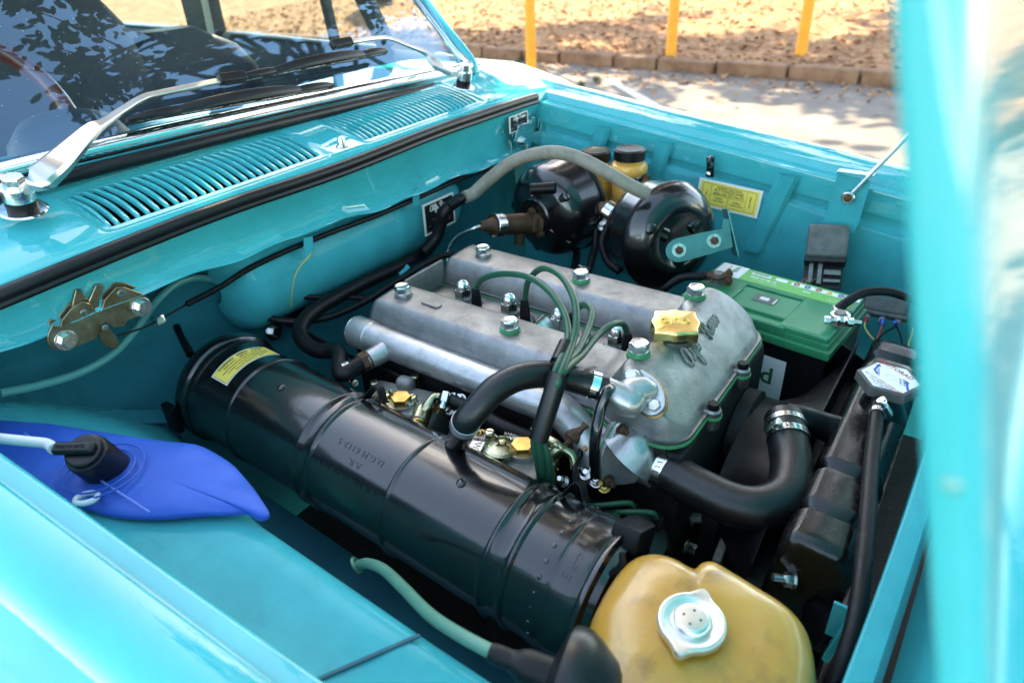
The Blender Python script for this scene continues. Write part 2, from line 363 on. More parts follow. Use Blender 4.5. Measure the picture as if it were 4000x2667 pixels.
for (gx, gy) in ((2270, 335), (2330, 318), (2030, 240), (2760, 215)):
    c = pz(gx, gy, .01)
    for i in range(40):
        a = rl.uniform(0, 6.28); q = Vector((math.cos(a), math.sin(a), 0)) * rl.uniform(.0, .05); h = rl.uniform(.03, .07)
        t = Vector((rl.uniform(-.03, .03), rl.uniform(-.03, .03), h)); s_ = Vector((-math.sin(a), math.cos(a), 0)) * .006
        mb.add([c + q - s_, c + q + s_, c + q + t], [(0, 1, 2)])
part('grass_tufts', mb, 'leaf', kind='stuff', label='tiny green weeds sprouting at the foot of the kerb', cat='weeds', smooth=False, recalc=False)

# trees around the car park: they stand outside the frame, shade the car and show in the paint and glass
def tree(base, h, crown, rx, rz, n, seed, lab, leaf=.10, open_=0.0):
    r_ = random.Random(seed); root = thing('shade_tree', lab, 'tree', base, 'trees shading the car park')
    B = Vector(base); C = Vector(crown); tr = MB(); tr.tube([B, B + Vector((.05, .05, h * .4)), B.lerp(C, .55) + Vector((0, 0, h * .15)), C], [.22, .16, .11, .04], 10, 6)
    cr = MB(); tips = []
    for k in range(26):
        a = r_.uniform(0, 6.28); e = r_.uniform(-.25, 1.0); d = Vector((math.cos(a) * rx * r_.uniform(.55, 1), math.sin(a) * rx * r_.uniform(.55, 1), e * rz))
        s0 = B.lerp(C, r_.uniform(.5, .95)); s0.z = max(s0.z, B.z + h * .4); t = C + d
        tr.tube([s0, s0.lerp(t, .5) + Vector((0, 0, .25)), t], [.06, .035, .012], 6, 3); tips.append((s0, t))
    cl = []
    for s0, t in tips:
        for j in range(5): cl.append((s0.lerp(t, r_.uniform(.45, 1.05)) + Vector((r_.gauss(0, .3), r_.gauss(0, .3), r_.gauss(0, .2))), r_.uniform(.28, .62)))
    for i in range(n):
        c, s = cl[r_.randrange(len(cl))]; p = c + Vector((r_.gauss(0, s * .6), r_.gauss(0, s * .6), r_.gauss(0, s * .4)))
        leafcard(cr, p, leaf * r_.uniform(.7, 1.3), r_)
    part('trunk', tr, 'bark', root); part('crown', cr, 'leaf', root, smooth=False, recalc=False)
# ------------------------------------------------------------------ the car: outer panels
def fz(x): return .911 - .127 * (x + .136)                   # height of the wing lips along the bay
def y_in(x): return .118 + .075 * (max(x, -1.0) + .69)       # inner lip of the near wing
car = thing('car', 'turquoise vintage saloon car with its bonnet raised and engine bay open', 'car', (-.4, .8, .0))

def wing(name, ylip, sgn, prof, x0, x1, n, m, ext=lambda x: 0):
    mb = MB(); rows = []
    for i in range(n + 1):
        x = x0 + (x1 - x0) * i / n
        rows.append([(x, ylip(x) + sgn * a, fz(x) + b + ext(x)) for a, b in prof])
    mb.rows(rows); return part(name, mb, m, car, sharp=50)
wing('wing_panel', y_in, -1, [(.004, -.045), (.0, -.03), (0, -.004), (.002, .0005), (.006, .002), (.019, .0005), (.0215, .0015), (.0235, .0075), (.0265, .0095), (.04, .0115), (.055, .011), (.068, .007), (.078, -.001), (.088, -.014), (.10, -.035), (.125, -.085), (.15, -.16), (.165, -.28), (.17, -.5)], -1.35, .14, 40, 'paint', ext=lambda x: .0)
wing('wing_panel', lambda x: 1.425, 1, [(.0, -.045), (0, -.004), (.003, .0), (.03, .001), (.034, .003), (.037, .012), (.042, .015), (.08, .0215), (.115, .0225), (.135, .019), (.155, .008), (.175, -.02), (.19, -.08), (.2, -.2), (.2, -.5)], -1.35, .14, 40, 'paint')

# inner wing, near side
def loft_x(name, st, m, sub=6, sharp=40):
    xs = [s[0] for s in st]; n = len(st[0][1]); rows = []
    X = np.linspace(xs[0], xs[-1], 34)
    for x in X:
        rows.append([(x, float(np.interp(x, xs, [s[1][j][0] for s in st])), float(np.interp(x, xs, [s[1][j][1] for s in st]))) for j in range(n)])
    fin = []
    for r in rows: fin.append([tuple(p) for p in crom([Vector(p) for p in r], 4)])
    mb = MB(); mb.rows(fin); return part(name, mb, m, car, sharp=sharp)
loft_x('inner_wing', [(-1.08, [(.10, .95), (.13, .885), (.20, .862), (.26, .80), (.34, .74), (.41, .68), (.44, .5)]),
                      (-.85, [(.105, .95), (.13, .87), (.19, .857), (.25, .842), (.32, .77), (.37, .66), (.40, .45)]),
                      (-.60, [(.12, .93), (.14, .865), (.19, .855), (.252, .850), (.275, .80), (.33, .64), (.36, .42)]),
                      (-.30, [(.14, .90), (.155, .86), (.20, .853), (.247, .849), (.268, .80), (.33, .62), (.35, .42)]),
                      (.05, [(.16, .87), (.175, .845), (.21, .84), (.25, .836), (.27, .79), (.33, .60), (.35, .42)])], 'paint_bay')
# ledge between inner wing and the bay floor, its shade put into the dark paint colour
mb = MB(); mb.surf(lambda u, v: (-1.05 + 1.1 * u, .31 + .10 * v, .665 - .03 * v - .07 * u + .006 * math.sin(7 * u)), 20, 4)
part('inner_wing', mb, 'paint_deep_shade', car)
# inner wing, far side: wall with raised ribs
def wall_y(x, z):
    top = fz(x) - .085
    return 1.405 - .02 * (top - z) / .4
mb = MB(); rows = []
for i in range(41):
    x = -.97 + 1.1 * i / 40; t = fz(x)
    rows.append([(x, 1.428, t - .03), (x, 1.43, t - .062), (x, 1.42, t - .07), (x, 1.412, t - .066 + .004 * math.sin(x * 11)), (x, 1.409, t - .075), (x, 1.407, t - .1)] + [(x, wall_y(x, zz), zz) for zz in np.linspace(t - .13, .42, 8)])
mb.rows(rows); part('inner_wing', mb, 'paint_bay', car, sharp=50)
def rib(p0, p1, w0, name='rib', h=.008):
    """raised strip on the far wall between two photo points"""
    a, b = pY(*p0, 1.397), pY(*p1, 1.385); mb = MB(); rows = []
    for i in range(9):
        c = a.lerp(b, i / 8); rows.append([(c.x + s * w0, wall_y(c.x, c.z) - e, c.z) for s, e in ((-1, -.002), (-.8, h * .6), (-.62, h), (.62, h), (.8, h * .6), (1, -.002))])
    mb.rows(rows); part(name, mb, 'paint_bay', car)
rib((3075, 690), (2930, 990), .022); rib((2590, 560), (2500, 830), .019); rib((2345, 500), (2300, 640), .020)

for k in range(15):      # spot welds along the far flange
    x = -.80 + .052 * k; p = Vector((x, wall_y(x, fz(x) - .125) - .0005, fz(x) - .125)); mb = MB(); mb.lathe([(.0048, 0), (.0042, .0013), (.002, .0009), (.0003, .0007)], fr(p, (0, -1, .1)), 12); part('spot_weld', mb, 'paint_bay', car)
# cowl top with two openings for the air grilles
VENT = [(.392, .768), (.872, 1.216)]; VX = (-1.066, -.962)
def cowl_z(x, y):
    z = float(np.interp(x, [-1.30, -1.14, -1.06, -.97, -.945, -.936, -.930], [1.10, 1.098, 1.081, 1.060, 1.050, 1.042, 1.028]))
    z -= .02 * max(0, (abs(y - .8) - .42) / .3) ** 2
    for a, b in VENT:      # pressed step round the grille
        dx = max(VX[0] - x, x - VX[1], 0); dy = max(a - y, y - b, 0); d = math.hypot(dx, dy)
        z -= .0035 * max(0, min(1, (.014 - d) / .006))
    return z
ys = sorted(set([round(v, 5) for v in list(np.linspace(-.05, 1.66, 58)) + [q for a, b in VENT for q in (a - .015, a - .0115, a - .008, a, b, b + .008, b + .0115, b + .015)]]))
xs = sorted(set([round(v, 5) for v in [-1.30, -1.2, -1.14, -1.11, -1.082, -1.078, -1.074, VX[0], -1.04, -1.01, -.98, VX[1], -.955, -.951, -.947, -.943, -.939, -.936, -.933, -.930]]))
mb = MB(); idx = {}
for i, x in enumerate(xs):
    for j, y in enumerate(ys): mb.v.append((x - .0 - .035 * max(0, (abs(y - .8) - .45) / .4) ** 2, y, cowl_z(x, y)))
for i in range(len(xs) - 1):
    for j in range(len(ys) - 1):
        xc, yc = (xs[i] + xs[i + 1]) / 2, (ys[j] + ys[j + 1]) / 2
        if any(a < yc < b and VX[0] < xc < VX[1] for a, b in VENT): continue
        n = len(ys); mb.f.append((i * n + j, i * n + j + 1, (i + 1) * n + j + 1, (i + 1) * n + j))
cowl = part('cowl_panel', mb, 'paint', car, sharp=60)
# grilles: frame edge, dark box underneath and every slat by itself
for (a, b), npitch in zip(VENT, (25, 25)):
    g = MB()
    zf = lambda x, y: cowl_z(x, y)
    for (x0, x1, y0, y1) in ((VX[0], VX[1], a, a), (VX[0], VX[1], b, b), (VX[0], VX[0], a, b), (VX[1], VX[1], a, b)):
        n = 14; P = [(x0 + (x1 - x0) * i / n, y0 + (y1 - y0) * i / n) for i in range(n + 1)]
        g.rows([[(x, y, zf(x, y)) for x, y in P], [(x, y, zf(x, y) - .006) for x, y in P]])
    fl = [(VX[0], a), (VX[1], a), (VX[1], b), (VX[0], b)]
    vg = part('vent_grille', g, 'paint', car)
    g = MB(); g.add([(x, y, zf(x, y) - .05) for x, y in fl] + [(x, y, zf(x, y) - .006) for x, y in fl], [(0, 1, 2, 3), (0, 1, 5, 4), (1, 2, 6, 5), (2, 3, 7, 6), (3, 0, 4, 7)])
    part('air_duct', g, 'black_satin', vg, recalc=False)
    pit = (b - a) / npitch
    sl = MB(); rows = []
    for i in range(15):
        u = i / 14; x = (VX[1] - VX[0]) * u; bow = .007 * math.sin(u * 2.6 + .2)
        hh = .0015 + .0035 * math.sin(math.pi * min(1, max(0, u))) ** .6
        wdt = pit * .255
        zz = cowl_z(VX[0] + x, a - .2 if a > .5 else a - .3) - cowl_z(VX[0], a - .2 if a > .5 else a - .3)
        rows.append([(x, bow + s * wdt, zz + e) for s, e in ((-1, -.004), (-.9, -.0005), (-.6, hh * .7), (0, hh * .8), (.5, hh * .6), (.9, -.001), (1, -.005))])
    sl.rows(rows)
    zb = cowl_z(VX[0], a); first = None
    for k in range(npitch + 1):
        y = a + pit * k - .004
        y = min(max(y, a - .001), b - .004)
        if first is None:
            first = part('slat', sl, 'paint', vg); bv = base_of(vg)
            for v in first.data.vertices: v.co += bv          # geometry round its own origin
            first.matrix_basis = Matrix.Translation(Vector((VX[0], y, cowl_z(VX[0], y) - .001)) - bv)
        else: inst(first, vg, Matrix.Translation((VX[0], y, cowl_z(VX[0], y) - .001)))
# rubber seal along the cowl edge
mb = MB(); P = []
for k in range(25):
    y = .04 + (1.405 - .04) * k / 24
    P.append(Vector((-.931 - .03 * max(0, (abs(y - .8) - .45) / .4) ** 2 + .0025 * math.sin(9 * y), y, 1.036 - .02 * max(0, (abs(y - .8) - .42) / .3) ** 2 + .0018 * math.sin(13 * y + 1))))
mb.tube(P, .0095, 12, 3); mb.tube([p + Vector((.006, 0, -.010)) for p in P], .0055, 8, 3)
part('bonnet_seal', mb, 'rubber_seal', car)
# front face of the cowl with its wavy lower flange
mb = MB(); rows = []
def flange_z(y): return float(np.interp(y, [0, .2, .6, .87, 1.27, 1.5], [.970, .963, .950, .930, .915, .91])) + .003 * math.sin(19 * y) + .0022 * math.sin(41 * y + 1)
for k in range(121):
    y = .02 + 1.42 * k / 120; s = .03 * max(0, (abs(y - .8) - .45) / .4) ** 2; zt = cowl_z(-.93, y); zb = flange_z(y)
    dent = .006 * math.exp(-((y - .93) / .02) ** 2)
    rows.append([(-.9305 - s, y, zt), (-.9325 - s, y, zt - .012), (-.945 - s, y, zt * .62 + zb * .38 - dent), (-.952 - s, y, zt * .3 + zb * .7), (-.950 - s, y, zb + .008), (-.940 - s + .002 * math.sin(29 * y), y, zb + .001), (-.9385 - s, y, zb - .002), (-.945 - s, y, zb - .004), (-1.03, y, zb - .003)])
mb.rows(rows); part('cowl_front', mb, 'paint', car, sharp=45)
# firewall with the pressed plenum and its cable channel
mb = MB(); rows = []
FW = -1.06
for k in range(61):
    y = .08 + 1.40 * k / 60
    rows.append([(FW + .03, y, flange_z(y) - .002), (FW + .006, y, flange_z(y) - .014), (FW, y, flange_z(y) - .04), (FW, y, .80), (FW + .02, y, .66), (FW + .10, y, .5), (FW + .12, y, .35)])
mb.rows(rows); firewall = part('firewall', mb, 'paint_dull_shaded', car)
mb = MB(); rows = []
def plen(y):
    r0 = .098 if y < 1.04 else .098 - (y - 1.04) * .1
    if y < .60: r0 *= math.sqrt(max(.02, 1 - ((.60 - y) / .05) ** 2))
    if y > 1.12: r0 *= math.sqrt(max(.02, 1 - ((y - 1.12) / .06) ** 2))
    return r0 + .0022 * (abs(y - .93) < .008)
for y in list(np.linspace(.552, .60, 9)) + list(np.linspace(.62, .92, 8)) + [.9225, .9255, .93, .9345, .9375] + list(np.linspace(.95, 1.12, 7)) + list(np.linspace(1.13, 1.178, 8)):
    r0 = plen(y); rows.append([(FW + .01 + r0 * .95 * math.sin(t), y, .858 + r0 * math.cos(t) - .03 * (y - .8)) for t in np.linspace(.05, math.pi - .1, 15)])
mb.rows(rows); pl = part('plenum', mb, 'paint_bay', car, sharp=60)
def on_plen(p):   # text x along +y, text y upwards round the pressing
    y = .79 + p.x; t = 1.0 - p.y / .095; r0 = plen(.8) + .0006 + p.z
    return Vector((FW + .01 + r0 * .95 * math.sin(t), y, .858 + r0 * math.cos(t) - .03 * (y - .8)))
# flanged seam with spot welds where firewall and inner wing meet
sa, sb = pX(-30, 1588, -1.0), pX(740, 1672, -1.0); mb = MB(); sd_ = (sb - sa); up_ = Vector((.55, .35, .75)).normalized()
mb.box((sd_.length, .026, .004), fr((sa + sb) / 2 + up_ * .002, up_, sd_), .0012); seam = part('seam_flange', mb, 'paint_dull_shaded', car)
for k in range(9):
    mb = MB(); q = sa.lerp(sb, .06 + .11 * k) + up_ * .0035; mb.lathe([(.0045, 0), (.004, .0012), (.002, .0008), (.0003, .0006)], fr(q, up_), 14); part('spot_weld', mb, 'paint_dull_shaded', seam)
part('stamped_number', text_mb('AR 1468470', .030, .0008, fn=on_plen, space=1.05), 'paint_bay', pl)

# raised bonnet, hinged at the front
HX = lambda z: -.0185 - (z - 1.36) * .29
hd = Vector((-.29, 0, 1)).normalized(); hn = Vector((1, 0, .29)).normalized()
H0 = Vector((HX(.885), 0, .885))
mb = MB(); rows = []
YN, YF = .166, 1.40
for i in range(31):
    s = 1.02 * i / 30; bul = .005 * math.sin(math.pi * i / 30) + .0
    c = H0 + hd * s
    prof = [(YN + .020, -.006), (YN + .006, -.0065), (YN + .002, -.0055), (YN, -.003), (YN - .0005, .001), (YN + .001, .0045), (YN + .004, .0068), (YN + .012, .0082), (YN + .04, .0088 + bul * .1), (YN + .12, .0094 + bul * .3), (.5, .0105 + bul), (.8, .011 + bul * 1.2), (1.1, .0105 + bul), (YF - .05, .009 + bul * .4), (YF - .006, .006), (YF, 0), (YF - .004, -.006), (YF - .03, -.006)]
    rows.append([tuple(c + Vector((0, y, 0)) + hn * e) for y, e in prof])
mb.rows(rows); bonnet = part('bonnet', mb, 'paint', car, sharp=60)
mb = MB(); rows = []     # inner frame of the bonnet
for i in range(21):
    c = H0 + hd * (.03 + .95 * i / 20)
    rows.append([tuple(c + Vector((0, y, 0)) + hn * e) for y, e in ((YN + .02, -.006), (YN + .05, -.006), (YN + .06, .004), (.75, .006), (.85, .006), (YF - .06, .004), (YF - .05, -.006), (YF - .03, -.006))])
mb.rows(rows); part('inner_frame', mb, 'paint', bonnet)
c = H0 + hd * .385 + Vector((0, YN - .0005, 0)); mb = MB(); mb.lathe([(.0026, -.001), (.0026, .0007), (.0016, .0014), (0.0002, .0016)], fr(c + hn * .0008, (0, -1, 0)), 14); part('rim_glint', mb, 'clear_tube', bonnet)  # pale dot modelled for the bright glint on the rim
# prop rod and its bracket on the far inner wing
a = pY(3312, 772, 1.365); b = pY(3545, 535, 1.39); b2 = a + (b - a) * 2.6
mb = MB(); mb.tube([a, b, b2], .0038, 8, 1); mb.torus(.0085, .0038, fr(a, (0, -1, 0)), 16, 8); part('prop_rod', mb, 'steel_worn', car)
mb = MB(); br = pY(3310, 770, 1.378)
mb.prism([(-.035, -.062), (.027, -.066), (.031, -.04), (.034, .036), (-.026, .042), (-.030, -.038)], .003, fr(br, (0, -1, .08), (1, 0, 0)), .001); mb.box((.064, .032, .003), fr(br + Vector((.004, .012, .044)), (0, .1, 1)), .001)
o = part('prop_bracket', mb, 'paint_bay', car); mb = MB(); mb.lathe([(.0075, 0), (.0075, .002), (.006, .006), (.003, .0065)], fr(a + Vector((0, -.002, 0)), (0, -1, 0)), 16); part('pivot_bolt', mb, 'rust_brown', o)
# front panel in front of the radiator: channel strip and nose
mb = MB(); rows = []
for k in range(25):
    y = .36 + 1.04 * k / 24; b = .018 * math.sin(math.pi * (y - .3) / 1.1)
    rows.append([(.005 + b, y, .70), (.005 + b, y, .815), (.006 + b, y, .822), (.010 + b, y, .824), (.026 + b, y, .822), (.028 + b, y, .815), (.030 + b, y, .80), (.033 + b, y, .79)])
mb.rows(rows); part('slam_channel', mb, 'paint_bay', car)
mb = MB(); rows = []
for k in range(31):
    y = .14 + 1.3 * k / 30; b = .02 * math.sin(math.pi * (y - .1) / 1.4)
    rows.append([(-.06 if y < .36 else .034 + b, y, .775), (.045 + b, y, .78), (.07 + b, y, .80), (.085 + b, y, .845), (.10 + b, y, .865), (.15 + b, y, .868), (.20 + b, y, .85), (.235 + b, y, .80), (.25 + b, y, .6)])
mb.rows(rows); part('nose_panel', mb, 'paint', car, sharp=50)
# bay floor, closed and dark
mb = MB(); mb.surf(lambda u, v: (-1.1 + 1.2 * u, .3 + 1.15 * v, .40), 4, 4); part('bay_floor', mb, 'engine_dark', car)
# ------------------------------------------------------------------ windscreen, cabin, wipers, catches on the cowl
def pG(px, py, off=0.0):          # photo ray onto the windscreen plane
    d = _ray(px, py); c = -.29; t = (c - .7 * CAM_Z) / (d.x + .7 * d.z); p = Vector((d.x * t, d.y * t, CAM_Z + d.z * t))
    return p + Vector((.82, 0, .573)) * off
base = [Vector((-1.22, -.08, 1.085)), Vector((-1.135, .12, 1.108)), pz(0, 688, 1.118), pz(510, 565, 1.119), pz(1020, 446, 1.112), pz(1530, 334, 1.099), pz(1770, 283, 1.089), pz(1822, 268, 1.092)]
bc = crom(base, 8)
mb = MB(); mb.tube([p + Vector((.019, 0, -.018)) for p in bc], .0105, 10, 1); mb.tube([p + Vector((-.013, 0, .012)) for p in bc], .005, 8, 1); part('windscreen_rubber', mb, 'rubber_seal', car)
mb = MB(); mb.tube([p + Vector((.005, 0, .005)) for p in bc], .0140, 14, 1)
A0 = pz(1830, 262, 1.095); A1 = pY(1612, -20, 1.37); A2 = A1 + (A1 - A0) * 1.2
mb.tube([bc[-2], A0 + Vector((.004, 0, .004)), A0.lerp(A1, .25), A1, A2], .0075, 10, 6); part('chrome_trim', mb, 'chrome', car)
mb = MB(); mb.tube([A0 + Vector((-.01, .022, -.05)), A0 + Vector((-.006, .018, 0)), A0.lerp(A1, .5) + Vector((-.006, .018, 0)), A1 + Vector((-.006, .018, 0)), A2 + Vector((-.006, .018, 0))], .017, 12, 4); part('windscreen_pillar', mb, 'paint', car)
mb = MB(); rows = []
for i, p in enumerate(bc):
    u = i / (len(bc) - 1); tp = Vector((p.x - .245, p.y + (-.06 * max(0, (p.y - .8) / .6) if p.y > .8 else .06 * max(0, (.8 - p.y) / .6)), p.z + .35))
    rows.append([tuple(p.lerp(tp, v) + Vector((.02 * math.sin(math.pi * v), 0, .014 * math.sin(math.pi * v)))) for v in np.linspace(.012, 1, 9)])
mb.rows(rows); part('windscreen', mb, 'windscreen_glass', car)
# cabin behind the glass: dash, far doors with their windows, seats, roof
mb = MB(); mb.surf(lambda u, v: (-1.13 - .30 * u, .0 + 1.46 * v, 1.085 - .03 * u - .25 * max(0, u - .8) * 4), 10, 12); part('dashboard', mb, 'interior_dark', car)
bn = pX(265, 520, -1.30); mb = MB()
mb.lathe([(.001, .075), (.04, .073), (.075, .06), (.097, .03), (.105, -.03)], fr(Vector((-1.30, bn.y, 1.07)), (.25, 0, 1)), 28, cap=False, sx=.85, sy=1.0); part('instrument_hood', mb, 'interior_teal', car)
wc = Vector((-1.50, .30, 1.06)); mb = MB()
w1 = pX(180, 300, -1.47); w0 = pX(0, 205, -1.50)
mb.torus(.19, .0155, fr(Vector((-1.49, w1.y - .165, w1.z - .07)), (1, 0, .55)), 48, 12); wheel = part('steering_wheel', mb, 'wood_rim', car)
mb = MB(); mb.lathe([(.012, -.02), (.05, -.01), (.045, .01), (.02, .02)], fr(Vector((-1.49, w1.y - .165, w1.z - .07)), (1, 0, .55)), 20); part('wheel_hub', mb, 'black_satin', wheel)
D_Y = 1.47
sill = [pY(1490, 185, D_Y), pY(1290, 165, D_Y), pY(900, 125, D_Y), pY(430, 90, D_Y), pY(100, 70, D_Y)]
mb = MB(); rows = [[(p.x, D_Y, p.z) , (p.x, D_Y - .02, p.z - .01), (p.x, D_Y - .04, p.z - .03), (p.x, D_Y - .05, p.z - .2), (p.x, D_Y - .05, .3)] for p in [Vector((-1.2, D_Y, sill[0].z - .01))] + sill + [Vector((-3.4, D_Y, sill[-1].z))]]
mb.rows(rows); doorp = part('door_panel', mb, 'interior_teal', car)
def bar(name, p0, p1, wdt, m, dep=.03, yy=D_Y - .01):
    a, b = pY(*p0, yy), pY(*p1, yy); b = b + (b - a) * ((1.44 - b.z) / max(.02, (b.z - a.z))) if b.z > a.z + .02 else b
    mb = MB(); d = (b - a); mb.box((wdt, dep, d.length), fr((a + b) / 2, d, (1, 0, 0)), .006); return part(name, mb, m, car)
bar('window_pillar', (1312, 175), (1270, 0), .022, 'interior_dark'); bar('window_pillar', (812, 130), (780, 0), .15, 'interior_dark', .05); bar('window_pillar', (1515, 190), (1425, 0), .05, 'interior_dark')
for q0, q1 in (((1300, 168), (900, 128)), ((1490, 186), (1300, 168)), ((730, 112), (430, 92))):
    a, b = pY(*q0, D_Y - .012), pY(*q1, D_Y - .012); mb = MB(); mb.tube([a, b], .006, 8, 1); part('window_sill', mb, 'alu_smooth', car)
for q in (((1290, 162), (1100, 150), (905, 122)), ((1480, 180), (1400, 175), (1310, 165)), ((725, 108), (600, 100), (440, 90))):
    a, b = pY(*q[0], D_Y + .004), pY(*q[2], D_Y + .004); mb = MB(); mb.add([a, b, Vector((b.x, b.y - .04, 1.44)), Vector((a.x - .03, a.y - .04, 1.44))], [(0, 1, 2, 3)]); part('side_window', mb, 'side_glass', car)
a, b = pY(868, 330, 1.40), pY(795, -10, 1.40); mb = MB(); mb.box((.028, .008, (b - a).length), fr((a + b) / 2, b - a, (1, 0, 0)), .002); part('seat_belt', mb, 'interior_cream', car)
def seat(yc, top, xx, wd):
    s = MB(); rows = []
    for i in range(13):
        v = i / 12; z = .45 + (top - .45) * v; hw = wd * (1 if v < .75 else math.sqrt(max(0.02, 1 - ((v - .75) / .25) ** 2 * .92))); th = .07 * (1 - .35 * v)
        x = xx - .12 * v
        rows.append([(x + th * math.copysign(abs(math.cos(t)) ** .5, math.cos(t)) * .9, yc + hw * math.copysign(abs(math.sin(t)) ** .55, math.sin(t)), z) for t in np.linspace(0, 2 * math.pi, 25)[:-1]])
    s.rows(rows, closed=True, cap=True); s.box((.5, wd * 1.9, .16), fr((xx + .25, yc, .52)), .05, 3); part('seat', s, 'interior_seat', car)
q = pX(470, 60, -1.95); seat(q.y - .27, 1.36, -1.83, .27)
q = pX(600, 200, -1.95); seat(q.y + .05, pX(540, 150, -1.93).z + .01, -1.83, .25)
mb = MB(); mb.surf(lambda u, v: (-1.38 - 1.7 * u, .12 + 1.36 * v, 1.47 + .03 * math.sin(math.pi * v)), 6, 8); mb.surf(lambda u, v: (-1.1 - 2.0 * u, .05, .3 + .76 * v), 4, 4); mb.surf(lambda u, v: (-3.1, .05 + 1.42 * u, .3 + .9 * v), 4, 4); part('roof', mb, 'paint', car)
mb = MB(); mb.surf(lambda u, v: (-1.2 - 1.9 * u, .05 + 1.42 * v, .35), 2, 2); part('cabin_floor', mb, 'interior_dark', car)

# wipers
def wiper(name_lab, sp, path, wds, blade, bridge, lift=.012):
    """sp: spindle point on the cowl; path: arm points; blade: photo ends of the rubber on the glass"""
    g = bpy.data.objects.new('wiper', None); COL.objects.link(g); g.parent = car; g.location = Vector(sp) - base_of(car); g['label'] = name_lab; K = 1.45 if 'steering' in name_lab else 1.2
    mb = MB(); rows = []; P = crom(path, 6); n = len(P)
    W = np.interp(np.linspace(0, 1, n), np.linspace(0, 1, len(wds)), wds)
    up = Vector((.6, 0, .8))
    for i, p in enumerate(P):
        t = (P[min(i + 1, n - 1)] - P[max(i - 1, 0)]).normalized(); s = t.cross(up).normalized() * W[i]; nn = s.cross(t).normalized(); h = nn * max(.0022, W[i] * .55)
        rows.append([tuple(p + q) for q in (-s - h, -s + h * .5, -s * .7 + h, s * .7 + h, s + h * .5, s - h)])
    mb.rows(rows, closed=True, cap=True); part('arm', mb, 'steel_satin', g)
    mb = MB(); f = fr(Vector(sp), (.25, 0, 1)); mb.lathe([(.019 * K, 0), (.020 * K, .002), (.0185 * K, .004)], f, 24); mb.lathe([(.012 * K, .003), (.0115 * K, .012)], f, 20); part('spindle_seat', mb, 'chrome', g)
    mb = MB(); mb.lathe([(.0125 * K, .004), (.0128 * K, .018), (.013 * K, .018)], f, 20); part('rubber_boot', mb, 'rubber', g)
    mb = MB(); mb.lathe([(.0115 * K, .016), (.0135 * K, .018), (.0135 * K, .034), (.012 * K, .037)], f, 22); mb.hexhead(fr(Vector(sp) + Vector((.25, 0, 1)).normalized() * .037, (.25, 0, 1), (.6, .8, 0)), .0165 * K, .012, 0); part('spindle_nut', mb, 'zinc', g)
    A, B = pG(*blade[0], .004), pG(*blade[1], .004); d = (B - A); L = d.length; t = d.normalized(); nrm = Vector((.82, 0, .573)); s = t.cross(nrm).normalized()
    M = Matrix((t, s, nrm)).transposed().to_4x4(); M.translation = A
    mb = MB(); mb.box((L, .004, .010), M @ Matrix.Translation((L / 2, 0, .002)), .0008); bl = part('blade_rubber', mb, 'rubber', g)
    mb = MB()
    for yy in (-.0036, .0036): mb.box((L * .97, .0012, .0016), M @ Matrix.Translation((L / 2, yy, .008)), .0003)
    part('blade_spine', mb, 'steel_worn', g)
    mb = MB(); b0, b1 = bridge
    def yoke(u0, u1, h0, wd):
        pts = []
        for i in range(13):
            u = u0 + (u1 - u0) * i / 12; k = 1 - abs(2 * i / 12 - 1) ** 2.2; pts.append((u * L, .009 + h0 * k, wd * (.55 + .45 * k)))
        rows = [[tuple(M @ Vector((x_, y_, z_ + q))) for y_, q in ((-w_, -.004), (-w_, .003), (-w_ * .6, .0045), (w_ * .6, .0045), (w_, .003), (w_, -.004))] for x_, z_, w_ in pts]
        mb.rows(rows, closed=True, cap=True)
    yoke(b0, b1, .020, .0075); yoke(max(0, b0 - .16), b0 + .14, .009, .0055); yoke(b1 - .14, min(1, b1 + .16), .009, .0055); yoke(.005, .10, .004, .004)
    for u in (.02, .2, .42, .58, .8, .98): mb.box((.012, .010, .008), M @ Matrix.Translation((u * L, 0, .007)), .0015)
    c = path[-1]; mb.box((.05, .016, .016), fr(c, nrm, t), .003); part('blade_bridge', mb, 'black_plastic', g)
    return g
spL = pz(92, 822, 1.088); spR = pz(1808, 342, 1.086)
up1 = Vector((0, 0, .026))
wiper('chrome wiper on the steering wheel side', spL, [spL + up1 + Vector((0, .006, 0)), pz(140, 712, 1.128), pz(165, 688, 1.136), pz(235, 625, 1.146), pG(335, 548, .028), pG(392, 508, .022), pG(470, 455, .022), pG(545, 412, .023), pG(620, 392, .023), pG(885, 338, .026)], [.010, .014, .0165, .0150, .0105, .0062, .0055, .0052, .0052, .0052], ((487, 488), (1290, 348)), (.14, .86))
wiper('wiper at the far end of the cowl', spR, [spR + up1, pz(1775, 285, 1.112), pz(1700, 250, 1.130), pG(1640, 228, .022), pG(1560, 196, .022), pG(1495, 173, .022), pG(1430, 178, .024), pG(1310, 200, .026)], [.008, .011, .011, .007, .0048, .0045, .0045, .0045], ((880, 335), (1498, 214)), (.18, .88))
# washer jet
p = pz(1336, 575, cowl_z(-1.0, .85)); mb = MB(); mb.lathe([(.0105, 0), (.0105, .002), (.0075, .004), (.0068, .013), (.005, .017), (.001, .018)], fr(p), 20); part('washer_jet', mb, 'chrome', car)

